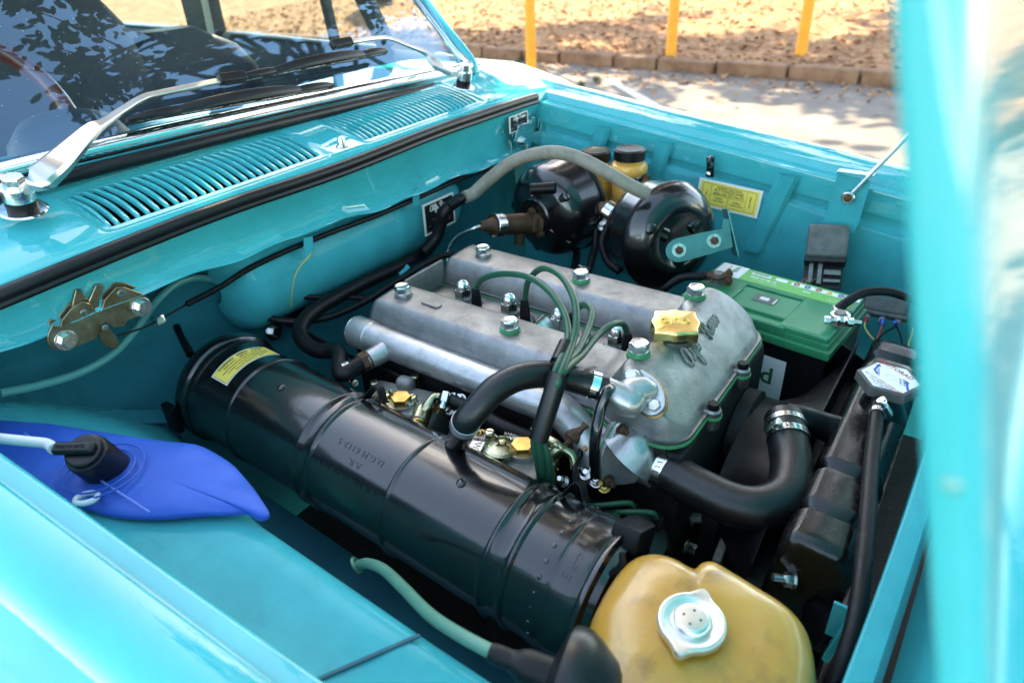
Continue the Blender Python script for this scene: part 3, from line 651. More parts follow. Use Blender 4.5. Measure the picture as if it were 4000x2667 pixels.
# script lettering drawn as strokes
SCRIPT = {'Alfa': [[(1.5, 1.55), (1.25, 1.85), (.65, 1.55), (.2, .8), (.35, .1), (.85, .05), (1.35, .8), (1.75, 1.9), (1.6, .9), (1.6, .2), (1.85, .05), (2.15, .5), (2.55, 1.5), (2.5, 1.95), (2.3, 1.6), (2.25, .4), (2.5, .05), (2.8, .6), (3.2, 1.5), (3.15, 1.95), (2.95, 1.5), (2.8, .1), (2.7, -.8), (2.9, -1.1), (3.0, -.6), (3.0, .05), (3.3, .35)], [(3.95, .85), (3.6, .95), (3.3, .45), (3.5, .05), (3.85, .4), (4.0, .95), (3.95, .3), (4.15, .05), (4.45, .4)]],
          'Romeo': [[(.25, .9), (.1, 1.35), (.4, 1.9), (1.0, 2.0), (1.4, 1.65), (1.15, 1.15), (.75, 1.05)], [(.85, 1.7), (.75, .9), (.55, .1), (.35, -.15)], [(.8, 1.05), (1.15, .8), (1.35, .2), (1.65, .05), (1.9, .4)], [(2.35, .95), (1.98, .6), (2.12, .08), (2.5, .3), (2.45, .85), (2.25, .92), (2.7, .75)], [(2.78, .9), (2.8, .05), (2.85, .6), (3.05, .95), (3.17, .8), (3.17, .05), (3.22, .6), (3.42, .95), (3.54, .8), (3.56, .2), (3.72, .05), (3.92, .4), (4.25, .7), (4.15, .95), (3.95, .8), (3.92, .35), (4.1, .05), (4.45, .4)], [(4.95, .95), (4.58, .6), (4.72, .08), (5.1, .3), (5.05, .85), (4.85, .92), (5.3, .8)]]}
def script(word, size, fn, r_=.07, z=0.0, flat=.7):
    """strokes of a word, x-height = size; fn maps (x, y, z) to the surface"""
    mb = MB()
    for st in SCRIPT[word]:
        mb.tube([Vector((a * size, b * size, z)) for a, b in st], r_ * size, 8, 5)
    mb.map(lambda p: fn(Vector((p.x, p.y, z + (p.z - z) * flat)))); return mb

# bonnet catches on the front of the cowl
def latch(lab, plate, hooks, bolts, xx, mm, holes=()):
    def L2(px, py, dx=0): return pX(px, py, xx + dx)
    c = L2(*bolts[0][:2]); root = bpy.data.objects.new('bonnet_catch', None); COL.objects.link(root); root.parent = car; root.location = Vector((xx, c.y, c.z)) - base_of(car); root['label'] = lab
    def pl(poly, x0, th): 
        q = [L2(*p) for p in poly]; mb = MB(); mb.prism([(v.y, v.z) for v in q], th, fr((xx + x0, 0, 0), (1, 0, 0), (0, 1, 0)), .0008, 1); return mb
    part('catch_plate', pl(plate, .006, .003), mm, root)
    part('catch_plate', pl([(a + 6, b - 14) for a, b in plate], -.004, .003), mm, root)
    for h in hooks: part('hook', pl(h, .0005, .005), mm, root)
    for (bx, by, rr) in bolts:
        p = L2(bx, by); mb = MB(); mb.hexhead(fr(Vector((xx + .009, p.y, p.z)), (1, -.05, .1)), rr * 1.25, rr * .75, rr * 1.1, .0018); part('bolt', mb, 'zinc', root)
    for (bx, by, rr) in holes:
        p = L2(bx, by); mb = MB(); mb.lathe([(rr, 0), (rr, .0015), (rr * .6, .002)], fr(Vector((xx + .0085, p.y, p.z)), (1, 0, 0)), 14); part('rivet', mb, 'steel_worn', root)
    return root
Zt = lambda L: [(x * .574, 900 + y * .574) for x, y in L]
latch('brassy bonnet catch bolted to the cowl near the air filter', Zt([(300, 740), (305, 690), (335, 632), (388, 640), (400, 600), (470, 515), (545, 472), (590, 487), (640, 545), (665, 538), (690, 462), (770, 378), (830, 378), (950, 422), (992, 475), (982, 545), (900, 585), (850, 602), (820, 642), (750, 652), (700, 612), (660, 642), (640, 722), (500, 782), (380, 806), (318, 790)]),
      [Zt([(480, 495), (502, 400), (535, 395), (562, 440), (545, 475), (560, 520), (490, 540)]), Zt([(590, 480), (640, 365), (680, 362), (697, 385), (665, 450), (660, 520), (620, 535)]), Zt([(660, 640), (720, 640), (780, 720), (805, 770), (780, 800), (740, 795), (690, 770), (655, 700)])],
      [(425 * .574, 900 + 735 * .574, .0125), (940 * .574, 900 + 510 * .574, .0125)], -.948, 'latch_metal', [(548 * .574, 900 + 548 * .574, .0045), (692 * .574, 900 + 650 * .574, .0045), (805 * .574, 900 + 420 * .574, .006)])
Zq = lambda L: [(1200 + x * .574, y * .574) for x, y in L]
latch('silvery bonnet catch at the far end of the cowl', Zq([(1390, 960), (1400, 910), (1425, 850), (1470, 835), (1510, 840), (1525, 890), (1560, 895), (1575, 825), (1600, 850), (1618, 910), (1610, 950), (1550, 975), (1490, 960), (1470, 990), (1420, 1005)]),
      [Zq([(1510, 850), (1518, 800), (1535, 795), (1545, 830), (1540, 880)]), Zq([(1490, 960), (1520, 960), (1500, 1040), (1480, 1050)])],
      [(1200 + 1440 * .574, 960 * .574, .011), (1200 + 1595 * .574, 915 * .574, .011)], -.933, 'zinc')
# maker's plates
def plate(corners, xn, lab, parent=car, script_size=.0065, cols=()):
    q = [pX(*c, xn) for c in corners]; o = (q[0] + q[2]) / 2; ux = ((q[1] - q[0]) + (q[2] - q[3])).normalized(); uy = ((q[0] - q[3]) + (q[1] - q[2])).normalized(); wd = (q[1] - q[0]).length; ht = (q[0] - q[3]).length
    n = ux.cross(uy).normalized(); uy = n.cross(ux); M = Matrix((ux, uy, n)).transposed().to_4x4(); M.translation = o + n * .004
    mb = MB(); mb.box((wd, ht, .0016), M, .0006); p = part('maker_plate', mb, 'label_cream', parent, label=lab)
    mb = MB(); mb.box((wd * .90, ht * .87, .0006), M @ Matrix.Translation((0, 0, .0008)), 0); part('plate_field', mb, 'plate_black', p)
    fn = lambda v: M @ Vector((v.x - wd * .30, v.y + ht * .20, .0013 + v.z))
    s = wd / 15.5; g = script('Alfa', s, fn, .13); h = script('Romeo', s, lambda v: fn(v + Vector((s * 4.9, 0, 0))), .13)
    part('script_lettering', join(g, h), 'label_cream', p)
    mb = text_mb('MILANO - ITALIA', wd * .065, .0001, M=M @ Matrix.Translation((0, -ht * .08, .0013)), space=1.1)
    part('small_print', join(mb, text_mb('TIPO', wd * .06, .0001, 'LEFT', M=M @ Matrix.Translation((-wd * .42, -ht * .25, .0013))), text_mb('N', wd * .06, .0001, 'LEFT', M=M @ Matrix.Translation((-wd * .42, -ht * .38, .0013)))), 'plate_silver', p)
    mb = MB(); mb.box((wd * .45, ht * .13, .0006), M @ Matrix.Translation((wd * .12, -ht * .24, .0013))); part('number_field', mb, 'plate_silver', p)
plate([(1630, 812), (1752, 760), (1785, 855), (1672, 912)], -.942, 'black maker plate riveted to the plenum')
plate([(1977, 460), (2050, 433), (2062, 492), (1982, 525)], -.932, 'small black maker plate beside the far bonnet catch')
# cables and pipes clipped along the firewall
def pipe(name, pts, r, m, parent=None, lab=None, cat=None, sub=8, seg=10, **k):
    mb = MB(); mb.tube(pts, r, seg, sub); return part(name, mb, m, parent, label=lab, cat=cat, **k)
# ------------------------------------------------------------------ engine
eng = thing('engine', 'grey aluminium twin cam engine in the middle of the bay', 'engine', (-.5, .81, .45))
GZ = .815
RECTS = [(-.803, -.26, .656, .770, .022), (-.803, -.26, .850, .964, .022), (-.345, -.222, .636, .974, .038)]
def sd_rr(x, y, r):
    x0, x1, y0, y1, q = r; cx, cy = (x0 + x1) / 2, (y0 + y1) / 2; dx = abs(x - cx) - (x1 - x0) / 2 + q; dy = abs(y - cy) - (y1 - y0) / 2 + q
    return math.hypot(max(dx, 0), max(dy, 0)) + min(max(dx, dy), 0) - q
def sdf(x, y):
    a = min(sd_rr(x, y, RECTS[0]), sd_rr(x, y, RECTS[1])); b = sd_rr(x, y, RECTS[2]); k = .022
    h = max(k - abs(a - b), 0) / k; return min(a, b) - h * h * k * .25
def sstep(a, b, t): t = min(1, max(0, (t - a) / (b - a))); return t * t * (3 - 2 * t)
def cover_z(x, y, d=None):
    d = -sdf(x, y) if d is None else d
    if d <= 0: return GZ + .002
    f = sstep(-.342, -.325, x); H = .0455 + .025 * f
    t = min(1, d / (.024 + .010 * f)); side = H * (1 - (1 - t) ** 2.3)
    u = min(1, max(0, (-.222 - x) / .092)); fr_ = .071 * (1 - (1 - u) ** 1.5)
    # flat crown on the two long ridges
    yc = .713 if y < .81 else .907
    crown = -.004 * min(1, abs(y - yc) / .05) ** 2 * (1 - f)
    # smaller rise of the near corner
    fr_ -= .010 * f * sstep(.76, .64, y) if False else 0
    k = .008; h = max(k - abs(side - fr_), 0) / k; m_ = min(side, fr_) - h * h * k * .25
    return GZ + .002 + max(.0, m_ + crown * (1 if m_ > .03 else m_ / .03))
def cover_grid(off, zf, skirt, st=.0045):
    X = np.arange(-.815, -.205, st); Y = np.arange(.625, .987, st); mb = MB(); ids = {}
    S = {(i, j): sdf(x, y) - off for i, x in enumerate(X) for j, y in enumerate(Y)}
    cells = [(i, j) for i in range(len(X) - 1) for j in range(len(Y) - 1) if sum(S[(i + a, j + b)] < st * .35 for a, b in ((0, 0), (1, 0), (0, 1), (1, 1))) == 4]
    def vid(i, j):
        if (i, j) in ids: return ids[(i, j)]
        x, y = X[i], Y[j]; s = S[(i, j)]
        bd = not all((i + a, j + b) in cs for a, b in ((0, 0), (-1, 0), (0, -1), (-1, -1)))
        if bd or s > -st * .3:
            for _ in range(3):
                e = 1e-4; s = sdf(x, y) - off; gx = (sdf(x + e, y) - off - s) / e; gy = (sdf(x, y + e) - off - s) / e; g = gx * gx + gy * gy or 1; x -= s * gx / g; y -= s * gy / g
        mb.v.append((x, y, zf(x, y, -(sdf(x, y))))); ids[(i, j)] = len(mb.v) - 1; return ids[(i, j)]
    cs = set(cells); ed = {}
    for i, j in cells:
        q = (vid(i, j), vid(i + 1, j), vid(i + 1, j + 1), vid(i, j + 1)); mb.f.append(q)
        for a in range(4):
            e = (q[a], q[(a + 1) % 4]); k = tuple(sorted(e)); ed[k] = None if k in ed else e
    low = {}
    for k, e in ed.items():
        if e is None: continue
        for v in e:
            if v not in low: p = mb.v[v]; mb.v.append((p[0], p[1], p[2] - skirt)); low[v] = len(mb.v) - 1
        mb.f.append((e[1], e[0], low[e[0]], low[e[1]]))
    return mb
cover = part('cam_cover', cover_grid(-.0035, lambda x, y, d: cover_z(x, y, d - .0035 if d > .0035 else 0), .002), 'cast_alu', eng, sharp=55, label='grey cast aluminium twin cam cover with raised script lettering')
part('cover_flange', cover_grid(.0, lambda x, y, d: GZ + .0035, .0055, .006), 'cast_alu', cover)
part('gasket', cover_grid(.0022, lambda x, y, d: GZ - .0015, .0035, .006), 'green_gasket', cover)
# script cast into the front slope: text runs across the car, letter tops point to the rear
def cover_pt(o, s):
    def fn(v):
        y = o[1] + v.x * .98 - v.y * .10; x = o[0] - v.y * 1.0 - v.x * .12
        return Vector((x, y, cover_z(x, y) + .0004 + v.z))
    return fn
oa = pz(2705, 1440, .855); orr = pz(2782, 1318, .862)
part('script_lettering', script('Alfa', .0108, cover_pt((oa.x, oa.y - .003), 1), .19, .0010, 1.5), 'pot_metal', cover)  # both words in darker metal: shade of the letter edges put into the colour
part('script_lettering', script('Romeo', .0098, cover_pt((orr.x, orr.y - .006), 1), .19, .0010, 1.5), 'pot_metal', cover)
# six big cap bolts
for (bx, by), ring in (((1576, 1153), 'cast_alu'), ((1992, 1288), 'green_gasket'), ((2491, 1437), 'green_gasket'), ((1889, 998), 'cast_alu'), ((2269, 1096), 'green_gasket'), ((2710, 1210), 'green_gasket')):
    p = pz(bx, by, .862); p.z = cover_z(p.x, p.y) - .0005
    mb = MB(); mb.lathe([(.0165, -.004), (.0162, .0025)], fr(p), 22); mb.lathe([(.0148, .002), (.0142, .0055)], fr(p), 22); part('sealing_ring', mb, ring, cover)
    mb = MB(); r0 = .0138; f = fr(p + Vector((0, 0, .0055)), (0, 0, 1), (.8, .5, 0)); mb.lathe([(.0132, -.001), (.0132, .0006)], f, 22); mb.lathe([(r0, .0), (r0, .009), (r0 * .94, .0115)], f, 6); mb.lathe([(r0 * .86, .0112), (r0 * .80, .0125), (r0 * .55, .0118), (.0004, .0116)], f, 20); part('cover_bolt', mb, 'zinc', cover)
# raised pad on the near ridge
p = pz(1690, 1187, .862); mb = MB(); mb.prism([(-.020, -.007), (-.015, -.011), (.016, -.009), (.020, -.003), (.018, .004), (-.016, .003)], .004, fr(Vector((p.x, p.y, cover_z(p.x, p.y) - .001)), (0, 0, 1), (.93, -.1, 0)), .001); part('casting_pad', mb, 'cast_alu', cover)
# lugs with black bolts on the front edge
for bx, by in ((2918, 1412), (2808, 1572)):
    p = pz(bx, by, .835); p.x = -.2185; mb = MB(); mb.lathe([(.011, -.022), (.0115, -.004), (.0115, .006), (.009, .009)], fr(Vector((p.x, p.y, GZ)), (0, 0, 1)), 20); mb.box((.02, .02, .008), fr((p.x - .011, p.y, GZ + .003)), .002); part('lug', mb, 'cast_alu', cover)
    mb = MB(); mb.lathe([(.013, -.0045), (.013, -.0008)], fr(Vector((p.x, p.y, GZ))), 20); part('gasket_lug', mb, 'green_gasket', cover)
    mb = MB(); mb.hexhead(fr(Vector((p.x, p.y, GZ + .0088))), .0135, .007, .0088, .001); part('flange_bolt', mb, 'black_satin', cover)
# oil filler neck and cap
oc = Vector((-.303, .789, .0)); mb = MB(); mb.lathe([(.040, .800), (.030, .835), (.0265, .86), (.0285, .878), (.030, .884), (.030, .890)], fr((oc.x, oc.y, 0)), 28); part('filler_neck', mb, 'cast_alu', eng)
ca = math.radians(27); f = fr((oc.x, oc.y, .8865), (.04, -.10, 1), (math.cos(ca), math.sin(ca), 0)); ol = []
for k in range(64):
    t = 2 * math.pi * k / 64; sq = .0285 / max(abs(math.cos(t)), abs(math.sin(t))) ** .74; rr = sq * (1 - .055 * abs(math.sin(2 * t)) ** 3 * 1.0) * (1 + .028 * math.cos(8 * t)); ol.append((rr * math.cos(t) * 1.14, rr * math.sin(t) * 1.0))
mb = MB(); rows = []
for s, h in ((1.0, 0), (1.015, .001), (1.015, .0125), (1.0, .0155), (.965, .0175), (.90, .0185), (.5, .0190), (.05, .0192)): rows.append([tuple(f @ Vector((a * s, b * s, h))) for a, b in ol])
mb.rows(rows, closed=True, cap=True); cap = part('oil_cap', mb, 'gold', eng, label='gold oil filler cap')
ft = f @ Matrix.Translation((0, 0, .0194)) @ Matrix.Rotation(math.pi, 4, 'Z')
part('raised_lettering', text_mb('OLIO', .0165, .0011, M=ft, bold=.0001, space=1.12), 'gold', cap)
mb = MB(); mb.torus(.0305, .0014, fr((oc.x, oc.y, .886)), 30, 6); part('wire_clip', mb, 'black_satin', eng)
# cylinder head, valley, front case
mb = MB(); mb.box((.57, .345, .33), fr((-.525, .81, .645)), .012); mb.box((.09, .33, .36), fr((-.262, .806, .625)), .015); part('cylinder_head', mb, 'engine_dark', eng)
mb = MB(); mb.surf(lambda u, v: (-.79 + .45 * u, .765 + .09 * v, .8125 + .006 * math.sin(u * 25) * math.sin(math.pi * v)), 30, 6)
for k in range(4): mb.ball((-.69 + .108 * k, .812, .810), .026, 16, (1, 1, .45))
part('plug_valley', mb, 'cast_alu', eng)
mb = MB(); mb.box((.006, .10, .045), fr((-.790, .81, .835)), .001); part('rear_plate', mb, 'pot_metal', eng)
# head nuts in the valley with collars
for k, (bx, by) in enumerate(((1807, 1120), (1989, 1178), (2184, 1235), (2408, 1312))):
    p = pY(bx, by, .812); b = Vector((p.x, p.y, .808)); mb = MB(); mb.lathe([(.021, 0), (.0205, .012), (.019, .016)], fr(b), 18); mb.box((.013, .018, .016), fr(b + Vector((.012, -.004, .012))), .002); part('stud_boss', mb, 'pot_metal', eng)
    mb = MB(); f = fr(b + Vector((0, 0, .016))); mb.lathe([(.0155, 0), (.0155, .016), (.014, .018)], f, 6); mb.lathe([(.0128, .017), (.0127, .022), (.0110, .028), (.0070, .032), (.0003, .0335)], f, 18); part('dome_nut', mb, 'zinc', eng)
for bx, by in ((1690, 1158), (1870, 1225), (2080, 1290), (2310, 1372)):
    p = pz(bx, by, .822); p.y = max(p.y, .785); mb = MB(); mb.lathe([(.010, -.008), (.010, 0), (.008, .005), (.003, .0075)], fr(Vector((p.x, p.y, .822))), 16); part('dome_nut', mb, 'zinc', eng)
p = pz(2115, 1270, .835); mb = MB(); rows = []   # pressed bracket between the ridges
for i in range(9):
    t = i / 8; rows.append([(p.x - .022 + .044 * t, p.y - .014 + .03 * s, .826 + .016 * math.sin(math.pi * t * 1.3) + .004 * s) for s in (0, .3, .7, 1)])
mb.rows(rows); part('lifting_bracket', mb, 'zinc', eng)
# coolant pipe along the intake side
WP = [pY(1388, 1300, .642), pY(1480, 1335, .642), pY(1620, 1372, .642), pY(1774, 1412, .642), pY(2060, 1560, .642), pY(2230, 1640, .642)]
a, b = Vector((-.800, .642, .812)), Vector((-.40, .642, .806)); ax = (b - a).normalized()
mb = MB(); f = fr(a, ax); mb.lathe([(.0255, 0), (.027, .003), (.027, .036), (.0265, .038), (.0255, .040), (.0255, .06), (.0245, .08), (.0245, (b - a).length)], f, 28)
mb.tube([b - ax * .03, b, b + Vector((.03, -.006, -.012)), b + Vector((.058, -.012, -.035)), b + Vector((.07, -.016, -.07))], [.0245, .0245, .025, .027, .030], 20, 5)
st = a + ax * .085; mb.tube([st, st + Vector((-.006, -.03, -.004)), st + Vector((-.012, -.048, -.006))], [.019, .0165, .015], 18, 4)
wp = part('coolant_pipe', mb, 'alu_smooth', eng)
mb = MB(); mb.lathe([(.026, -.001), (.0262, .001), (.02, .0015)], fr(a, -ax), 28); part('core_plug', mb, 'zinc', wp)
s2 = st + Vector((-.012, -.048, -.006)); mb = MB(); mb.lathe([(.016, 0), (.016, .010), (.014, .012)], fr(s2, (-.25, -1, -.1)), 6); mb.lathe([(.0165, -.003), (.0165, 0)], fr(s2, (-.25, -1, -.1)), 18); part('hex_union', mb, 'rust_brown', wp)
# thermostat housing at the front
T0 = pz(2440, 1775, .775); td = Vector((.72, -.45, .22)).normalized()
mb = MB(); f = fr(T0, td, (0, .35, 1)); ol = []
for k in range(36):
    t = 2 * math.pi * k / 36; rr = .040 + .010 * max(0, math.cos(3 * (t - .4))) ** 2; ol.append((rr * math.cos(t), rr * math.sin(t)))
mb.prism(ol, .010, f @ Matrix.Translation((0, 0, -.010)), .002); mb.lathe([(.044, -.06), (.043, -.03), (.041, -.010)], f, 28); th = part('thermostat_housing', mb, 'cast_alu', eng)
mb = MB(); mb.prism([(a_ * 1.02, b_ * 1.02) for a_, b_ in ol], .0015, f @ Matrix.Translation((0, 0, 0)), 0); part('paper_gasket', mb, 'green_gasket', th)
mb = MB(); mb.prism(ol, .007, f @ Matrix.Translation((0, 0, .0015)), .002); rows = []
n1 = T0 + td * .0075; tip = pz(2540, 1712, .80)
mb.tube([n1, n1.lerp(tip, .55) + Vector((0, 0, .004)), tip], [.042, .034, .017], 26, 5); mb.ball(tip, .017, 16)
H0_ = pz(2530, 1795, .765); mb.tube([n1 + Vector((.0, 0, -.004)), n1.lerp(H0_, .6), H0_ + Vector((.02, -.004, -.006))], [.032, .030, .027], 24, 4)
part('thermostat_cover', mb, 'alu_smooth', th)
for ang in (.4, .4 + 2.094, .4 + 4.189):
    q = f @ Vector((.041 * math.cos(ang), .041 * math.sin(ang), .0085)); mb = MB(); mb.hexhead(fr(q, td), .0125, .0075, .0095); mb.lathe([(.004, .008), (.0038, .0145), (.003, .0155)], fr(q, td), 12); part('stud_nut', mb, 'rust_brown', th)
# brass plug and temperature sender
q = pz(2412, 1625, .815); mb = MB(); mb.lathe([(.019, -.02), (.018, 0)], fr(q, (.25, -.45, .85)), 20); part('sender_boss', mb, 'cast_alu', eng)
mb = MB(); mb.hexhead(fr(q, (.25, -.45, .85)), .0205, .011, .014, .002); part('brass_plug', mb, 'brass', eng)
q = pz(2278, 1672, .80); sd = Vector((-.25, -.75, -.35)).normalized(); mb = MB(); mb.lathe([(.0155, -.004), (.0155, .012)], fr(q, sd), 6); mb.lathe([(.0135, .012), (.0135, .020), (.0115, .024)], fr(q, sd), 20); mb.lathe([(.005, .024), (.0045, .034), (.006, .036)], fr(q, sd), 12); part('temperature_sender', mb, 'rust_brown', eng)
# breather outlet elbow bolted to the cover
q1, q2 = pz(2480, 1480, .872), pz(2570, 1598, .852); c = (q1 + q2) / 2; fn_ = Vector((-.10, -.62, .78)).normalized(); ux = (q2 - q1).normalized()
f = fr(c, fn_, ux); hl = (q2 - q1).length / 2; ol = []
for k in range(40):
    t = 2 * math.pi * k / 40; ol.append(((hl + .011) * math.copysign(abs(math.cos(t)) ** 1.25, math.cos(t)), .0215 * math.copysign(abs(math.sin(t)) ** .8, math.sin(t))))
mb = MB(); mb.prism([(a_ * 1.05, b_ * 1.06) for a_, b_ in ol], .0015, f @ Matrix.Translation((0, 0, .0)), 0); part('paper_gasket', mb, 'brass', eng)
mb = MB(); mb.prism(ol, .008, f @ Matrix.Translation((0, 0, .0015)), .002)
e = [c + fn_ * -.0, c + fn_ * .010, c + fn_ * .012 + Vector((-.012, -.010, -.002)), pz(2462, 1572, .864), pz(2405, 1542, .871), pz(2350, 1514, .876)]
mb.tube(e, [.016, .0185, .0195, .0195, .018, .0165], 24, 6); mb.tube([e[3].lerp(e[4], .1), e[3].lerp(e[4], .16)], .0203, 24, 1); part('breather_elbow', mb, 'alu_smooth', eng)
for q in (q1, q2):
    mb = MB(); mb.hexhead(fr(q + fn_ * .0085, fn_), .0145, .0075, .0100, .0012); part('flange_bolt', mb, 'steel_worn', eng)
# cam chain case, alternator bracket and bits in the dark
mb = MB(); q = pz(2890, 1720, .68)
mb.box((.012, .20, .028), fr(Vector((-.165, .72, .66)), (0, .05, 1), (1, .1, 0)), .003); part('alternator_bracket', mb, 'pot_metal', eng)
rb = random.Random(4)
for k in range(7):
    mb = MB(); q = Vector((-.20 + rb.uniform(-.02, .03), .66 + .035 * k, .66 + rb.uniform(-.03, .03))); mb.hexhead(fr(q, (1, rb.uniform(-.3, .3), rb.uniform(0, .5))), .014, .014, .011); part('case_bolt', mb, 'steel_worn' if k % 3 == 0 else 'pot_metal', eng)
mb = MB(); mb.lathe([(.07, 0), (.07, .02), (.055, .024), (.052, .012), (.02, .012), (.018, .03), (.001, .03)], fr((-.215, .86, .70), (1, 0, 0)), 32); part('pulley', mb, 'engine_dark', eng)
# ------------------------------------------------------------------ air filter canister
F0 = Vector((-.955, .477, .746)); F1 = Vector((-.232, .463, .724)); FA = (F1 - F0).normalized(); FL = (F1 - F0).length
flt = thing('air_filter', 'long black cylindrical air filter canister with a yellow sticker at its rear end', 'air filter', (-.58, .47, .66))
def cyl(s, th, r):     # th from the top towards the near side
    return F0 + FA * s + (Vector((0, 0, 1)) * math.cos(th) + Vector((0, -1, 0)) * math.sin(th)) * r
RB = .0850
def bead(s, h=.0030, w=.0045): return [(RB, s - w), (RB + h * .75, s - w * .5), (RB + h, s), (RB + h * .75, s + w * .5), (RB, s + w)]
prof = [(.02, -.012), (.06, -.010), (.082, -.003), (.0905, .004), (.0940, .012), (.0940, .024), (.0910, .029), (.0885, .030), (.0875, .034), (.0890, .038), (.0885, .042), (RB, .047), (RB, .062)] + bead(.130) + [(RB, .2)] + bead(.284, .0036) + [(RB - .0006, .293), (RB - .0006, .301)] + bead(.310, .0036) + bead(.452, .0034) + bead(.607, .0036) + [(RB - .0006, .618), (RB - .0006, .627)] + bead(.637, .0036) + [(RB, .672)]
mb = MB(); mb.lathe(prof, fr(F0, FA, (0, 0, 1)), 64, cap=True); body = part('canister', mb, 'black_gloss', flt, sharp=50)
mb = MB(); mb.lathe([(RB - .002, .668), (RB + .0015, .669), (RB + .0015, .684), (RB - .0005, .687), (RB - .0005, .690), (RB + .003, .692), (RB + .0032, .712), (RB + .001, .722), (RB + .004, .726), (RB + .004, .730), (RB - .004, .733), (RB - .006, .741), (.055, .744), (.05, .735), (.001, .735)], fr(F0, FA, (0, 0, 1)), 64); capend = part('end_cap', mb, 'black_gloss', flt, sharp=45)
for k in range(13):
    th = -.9 + .21 * k; p = cyl(.6765, th, RB + .0013); n = (p - (F0 + FA * .6765)).normalized(); mb = MB(); mb.lathe([(.003, 0), (.0026, .0012), (.0008, .0018)], fr(p, n), 10); part('rivet', mb, 'black_gloss', capend)
for s, th in ((.196, .20), (.535, .20)):
    p = cyl(s, th, RB - .0006); mb = MB(); mb.lathe([(.0062, 0), (.0058, .0022), (.004, .0036), (.0005, .004)], fr(p, p - (F0 + FA * s)), 16); part('dimple_rivet', mb, 'black_gloss', flt)
# sticker wrapped round the rear end, its print running round the canister
S0, S1, A0_, A1_ = .066, .106, -.62, .62
def wrap(s0, s1, a0, a1, r, n=24):
    mb = MB(); mb.rows([[tuple(cyl(s0 + (s1 - s0) * j / 4, a0 + (a1 - a0) * i / n, r)) for j in range(5)] for i in range(n + 1)]); return mb
stk = part('sticker', wrap(S0, S1, A0_, A1_, RB + .0004), 'label_white', flt, recalc=False)
part('sticker_border', wrap(S0 + .0018, S1 - .0018, A0_ + .02, A1_ - .02, RB + .0006), 'print_black', stk, recalc=False)
part('sticker_field', wrap(S0 + .0024, S1 - .0024, A0_ + .028, A1_ - .028, RB + .0008), 'label_yellow', stk, recalc=False)
def st_text(s, size, spos, bold=0, space=1.0):
    return text_mb(s, size, .00005, fn=lambda v: cyl(spos - v.y, -v.x / RB, RB + .0011 + v.z), bold=bold, space=space)
part('sticker_print', join(st_text('TORINO   FISPA   ITALY', .0078, .0735, .0002), st_text('Filtro aria a  -  RETEX -  2129  02', .0050, .0805, .0001), st_text("Pulire frequentemente l'elemento filtrante lavandolo", .0040, .0868, .0001), st_text('in benzine e sostituirlo se risultasse avariato', .0040, .0928, .0001), st_text('Cartuccia Ricambio LI - 2014', .0044, .0990, .0001)), 'print_black', stk, recalc=False)
# stamped text on the body, upside down towards the camera
def stamp(s, size, spos, th): return text_mb(s, size, .0004, fn=lambda v: cyl(spos - v.x, th + v.y / RB, RB + .0004 + v.z), space=1.15, bold=-.0001)
part('stamped_lettering', join(stamp('D.G.M 6112-S', .0125, .385, .50), stamp('A.R.', .0125, .385, .70), stamp('A.R 105.46.08.010.06', .0125, .375, .92)), 'black_gloss', flt)
part('stamped_lettering', join(text_mb('E', .015, .0006, fn=lambda v: cyl(.703 + v.y, .62 - v.x / RB, RB + .0036 + v.z)), text_mb('I', .015, .0006, fn=lambda v: cyl(.703 + v.y, .18 - v.x / RB, RB + .0036 + v.z)), text_mb('<-->', .013, .0006, fn=lambda v: cyl(.707 + v.y, .40 - v.x / RB, RB + .0036 + v.z))), 'black_gloss', capend)
# spring clips, breather stub, bracket strap
for s in (.322, .655):
    p = cyl(s, -.52, RB); n = (p - (F0 + FA * s)).normalized(); mb = MB(); rows = []
    for i in range(11):
        t = i / 10; q = p + n * (.004 + .020 * math.sin(math.pi * min(1, t * 1.15))) + FA * (-.012 + .03 * t) + Vector((0, .008 * t, 0)); rows.append([tuple(q + FA.cross(n) * w_) for w_ in (-.008, .008)] + [tuple(q + FA.cross(n) * w_ - n * .0025) for w_ in (.008, -.008)])
    mb.rows(rows, closed=True, cap=True); part('spring_clip', mb, 'black_satin', flt)
SB = cyl(.470, -.62, RB - .012); SE = pz(1822, 1643, .868)
mb = MB(); mb.tube([SB, SB.lerp(SE, .4), SE], .0142, 20, 3); part('breather_stub', mb, 'black_gloss', flt)
mb = MB(); mb.box((.035, .055, .03), fr(cyl(.735, -.55, RB - .004), (0, .5, .8), FA), .006); mb.tube([cyl(.742, .3, RB - .01), cyl(.752, .2, RB + .004), cyl(.748, .12, RB + .016)], [.005, .005, .003], 8, 3); part('end_lug', mb, 'black_satin', capend)
mb = MB(); mb.tube([pX(690, 1275, -1.03), pX(705, 1310, -1.01), pX(745, 1385, -.965)], [.006, .0055, .007], 8, 4); part('mount_strut', mb, 'black_satin', flt)
mb = MB(); mb.box((.03, .012, .05), fr(cyl(.004, 1.6, .10), (0, 0, 1)), .003); part('mount_ear', mb, 'black_satin', flt)
